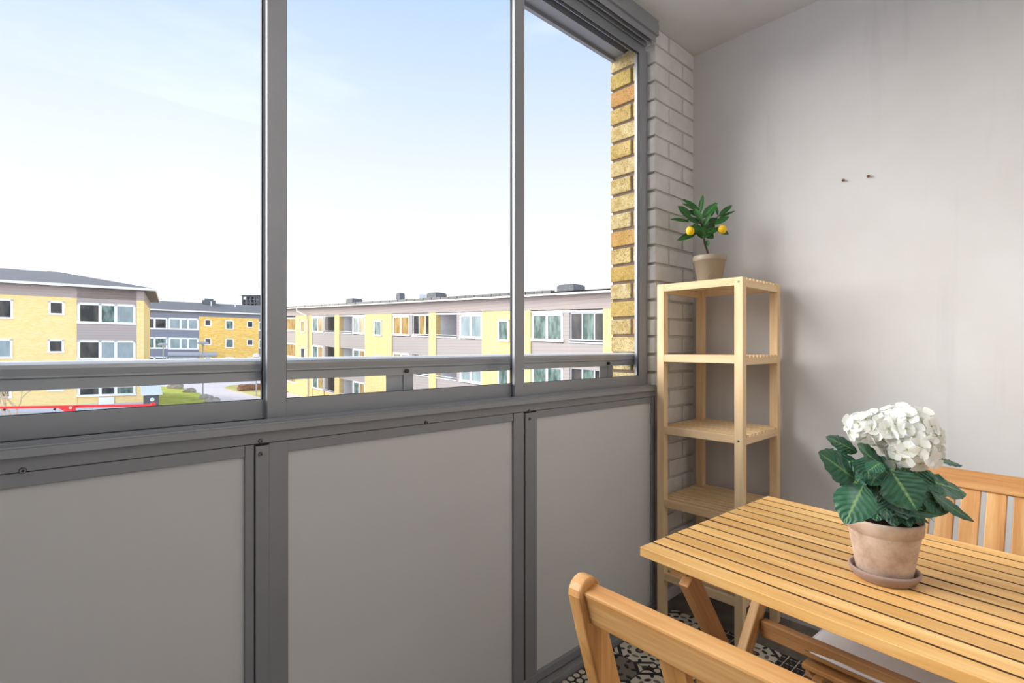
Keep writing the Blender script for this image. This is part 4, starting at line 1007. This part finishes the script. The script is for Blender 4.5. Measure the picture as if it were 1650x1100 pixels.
# ------------------------------------------------------------------ light
w = bpy.data.worlds.new('sky'); SC.world = w; w.use_nodes = True; nt = w.node_tree; nt.nodes.clear()
N = nt.nodes.new; Lk = nt.links.new
tc = N('ShaderNodeTexCoord'); sp = N('ShaderNodeSeparateXYZ'); Lk(tc.outputs['Generated'], sp.inputs[0])
rp = N('ShaderNodeValToRGB'); e = rp.color_ramp.elements; sk = lambda r_, g_, b_: tuple(c/1.14 for c in srgb(r_, g_, b_)[:3])+(1,)
e[0].position = 0.0; e[0].color = (1, 1, 1, 1); e[1].position = .80; e[1].color = sk(146, 184, 243)
for p_, c in ((.12, (1, 1, 1, 1)), (.20, sk(250, 252, 255)), (.30, sk(238, 245, 254)), (.40, sk(221, 234, 252)), (.50, sk(202, 223, 251)), (.60, sk(182, 210, 249))): k = e.new(p_); k.color = c
Lk(sp.outputs[2], rp.inputs['Fac'])
mp = N('ShaderNodeMapping'); mp.inputs['Scale'].default_value = (1.2, 1.2, 5); mp.inputs['Rotation'].default_value = (.25, .2, .5); Lk(tc.outputs['Generated'], mp.inputs['Vector'])
nz = N('ShaderNodeTexNoise'); nz.inputs['Scale'].default_value = 1.5; nz.inputs['Detail'].default_value = 5; Lk(mp.outputs[0], nz.inputs['Vector'])
cr = N('ShaderNodeValToRGB'); cr.color_ramp.elements[0].position = .5; cr.color_ramp.elements[0].color = (0, 0, 0, 1); cr.color_ramp.elements[1].position = .75; cr.color_ramp.elements[1].color = (.6, .6, .6, 1); Lk(nz.outputs['Fac'], cr.inputs['Fac'])
mx = N('ShaderNodeMix'); mx.data_type = 'RGBA'; Lk(cr.outputs[0], mx.inputs[0]); Lk(rp.outputs[0], mx.inputs[6]); mx.inputs[7].default_value = (.92, .96, 1, 1)
# ground side of the dome is dim
gr = N('ShaderNodeValToRGB'); gr.color_ramp.elements[0].position = .48; gr.color_ramp.elements[0].color = (.45, .43, .42, 1); gr.color_ramp.elements[1].position = .5; gr.color_ramp.elements[1].color = (1, 1, 1, 1)
ma = N('ShaderNodeMath'); ma.operation = 'MULTIPLY_ADD'; ma.inputs[1].default_value = .5; ma.inputs[2].default_value = .5; Lk(sp.outputs[2], ma.inputs[0]); Lk(ma.outputs[0], gr.inputs['Fac'])
mm = N('ShaderNodeMix'); mm.data_type = 'RGBA'; mm.blend_type = 'MULTIPLY'; mm.inputs[0].default_value = 1; Lk(mx.outputs[2], mm.inputs[6]); Lk(gr.outputs[0], mm.inputs[7])
mr = N('ShaderNodeMapRange'); Lk(sp.outputs[1], mr.inputs['Value']); mr.inputs['From Min'].default_value = .1; mr.inputs['From Max'].default_value = -.9; mr.inputs['To Min'].default_value = 1.0; mr.inputs['To Max'].default_value = 2.3
mb = N('ShaderNodeVectorMath'); mb.operation = 'SCALE'; Lk(mm.outputs[2], mb.inputs[0]); Lk(mr.outputs[0], mb.inputs['Scale'])
bg = N('ShaderNodeBackground'); bg.inputs['Strength'].default_value = 1.3; Lk(mb.outputs[0], bg.inputs['Color'])
wo = N('ShaderNodeOutputWorld'); Lk(bg.outputs[0], wo.inputs['Surface'])

def sun(name, az_dir, strength, ang, col=(1, .97, .93)):
    l = bpy.data.lights.new(name, 'SUN'); l.energy = strength; l.angle = math.radians(ang); l.color = col
    o = bpy.data.objects.new(name, l); COL.objects.link(o); o.rotation_euler = Vector(az_dir).to_track_quat('-Z', 'Y').to_euler(); o.location = (-5, 8, 12); return o
sun('hazy_sun', (.60, -.76, -.38), 6.6, 50)
# added fill uplighter, unseen behind the camera, to brighten the balcony
lamp_ = tag(empty('fill_lamp', (.75, YH, 1.75)), 'added white fill uplighter on the house wall, unseen behind the camera', 'lamp')
b = MB(); b.box(-.05, .05, 0, .02, -.08, .04); b.lathe([(0, -.09), (.03, -.09), (.055, 0), (.052, 0), (.028, -.084), (0, -.084)], 28, (0, .075, 0)); b.build('fill_lamp_body', M['lamp_white'], lamp_, fix=True)
pl = bpy.data.lights.new('fill_light', 'SPOT'); pl.shadow_soft_size = .05; pl.energy = 95; pl.color = (1, .985, .96); pl.spot_size = math.radians(150); pl.spot_blend = 1
po = bpy.data.objects.new('fill_light', pl); COL.objects.link(po); po.location = (.75, YH+.075, 1.765); po.rotation_euler = Vector((-.1, .35, 1)).to_track_quat('-Z', 'Y').to_euler()

cam = bpy.data.cameras.new('camera'); co = bpy.data.objects.new('camera', cam); COL.objects.link(co)
co.location = (0, 0, EYE); co.rotation_euler = (PI/2, 0, -YAW)
cam.sensor_width = 36; cam.lens = 36*F/1650; cam.shift_y = (HZ-550)/1650; cam.clip_start = .02; cam.clip_end = 1000
SC.camera = co
vs_ = SC.view_settings; vs_.view_transform = 'Standard'; vs_.look = 'None'; vs_.gamma = 1; vs_.exposure = 0.0
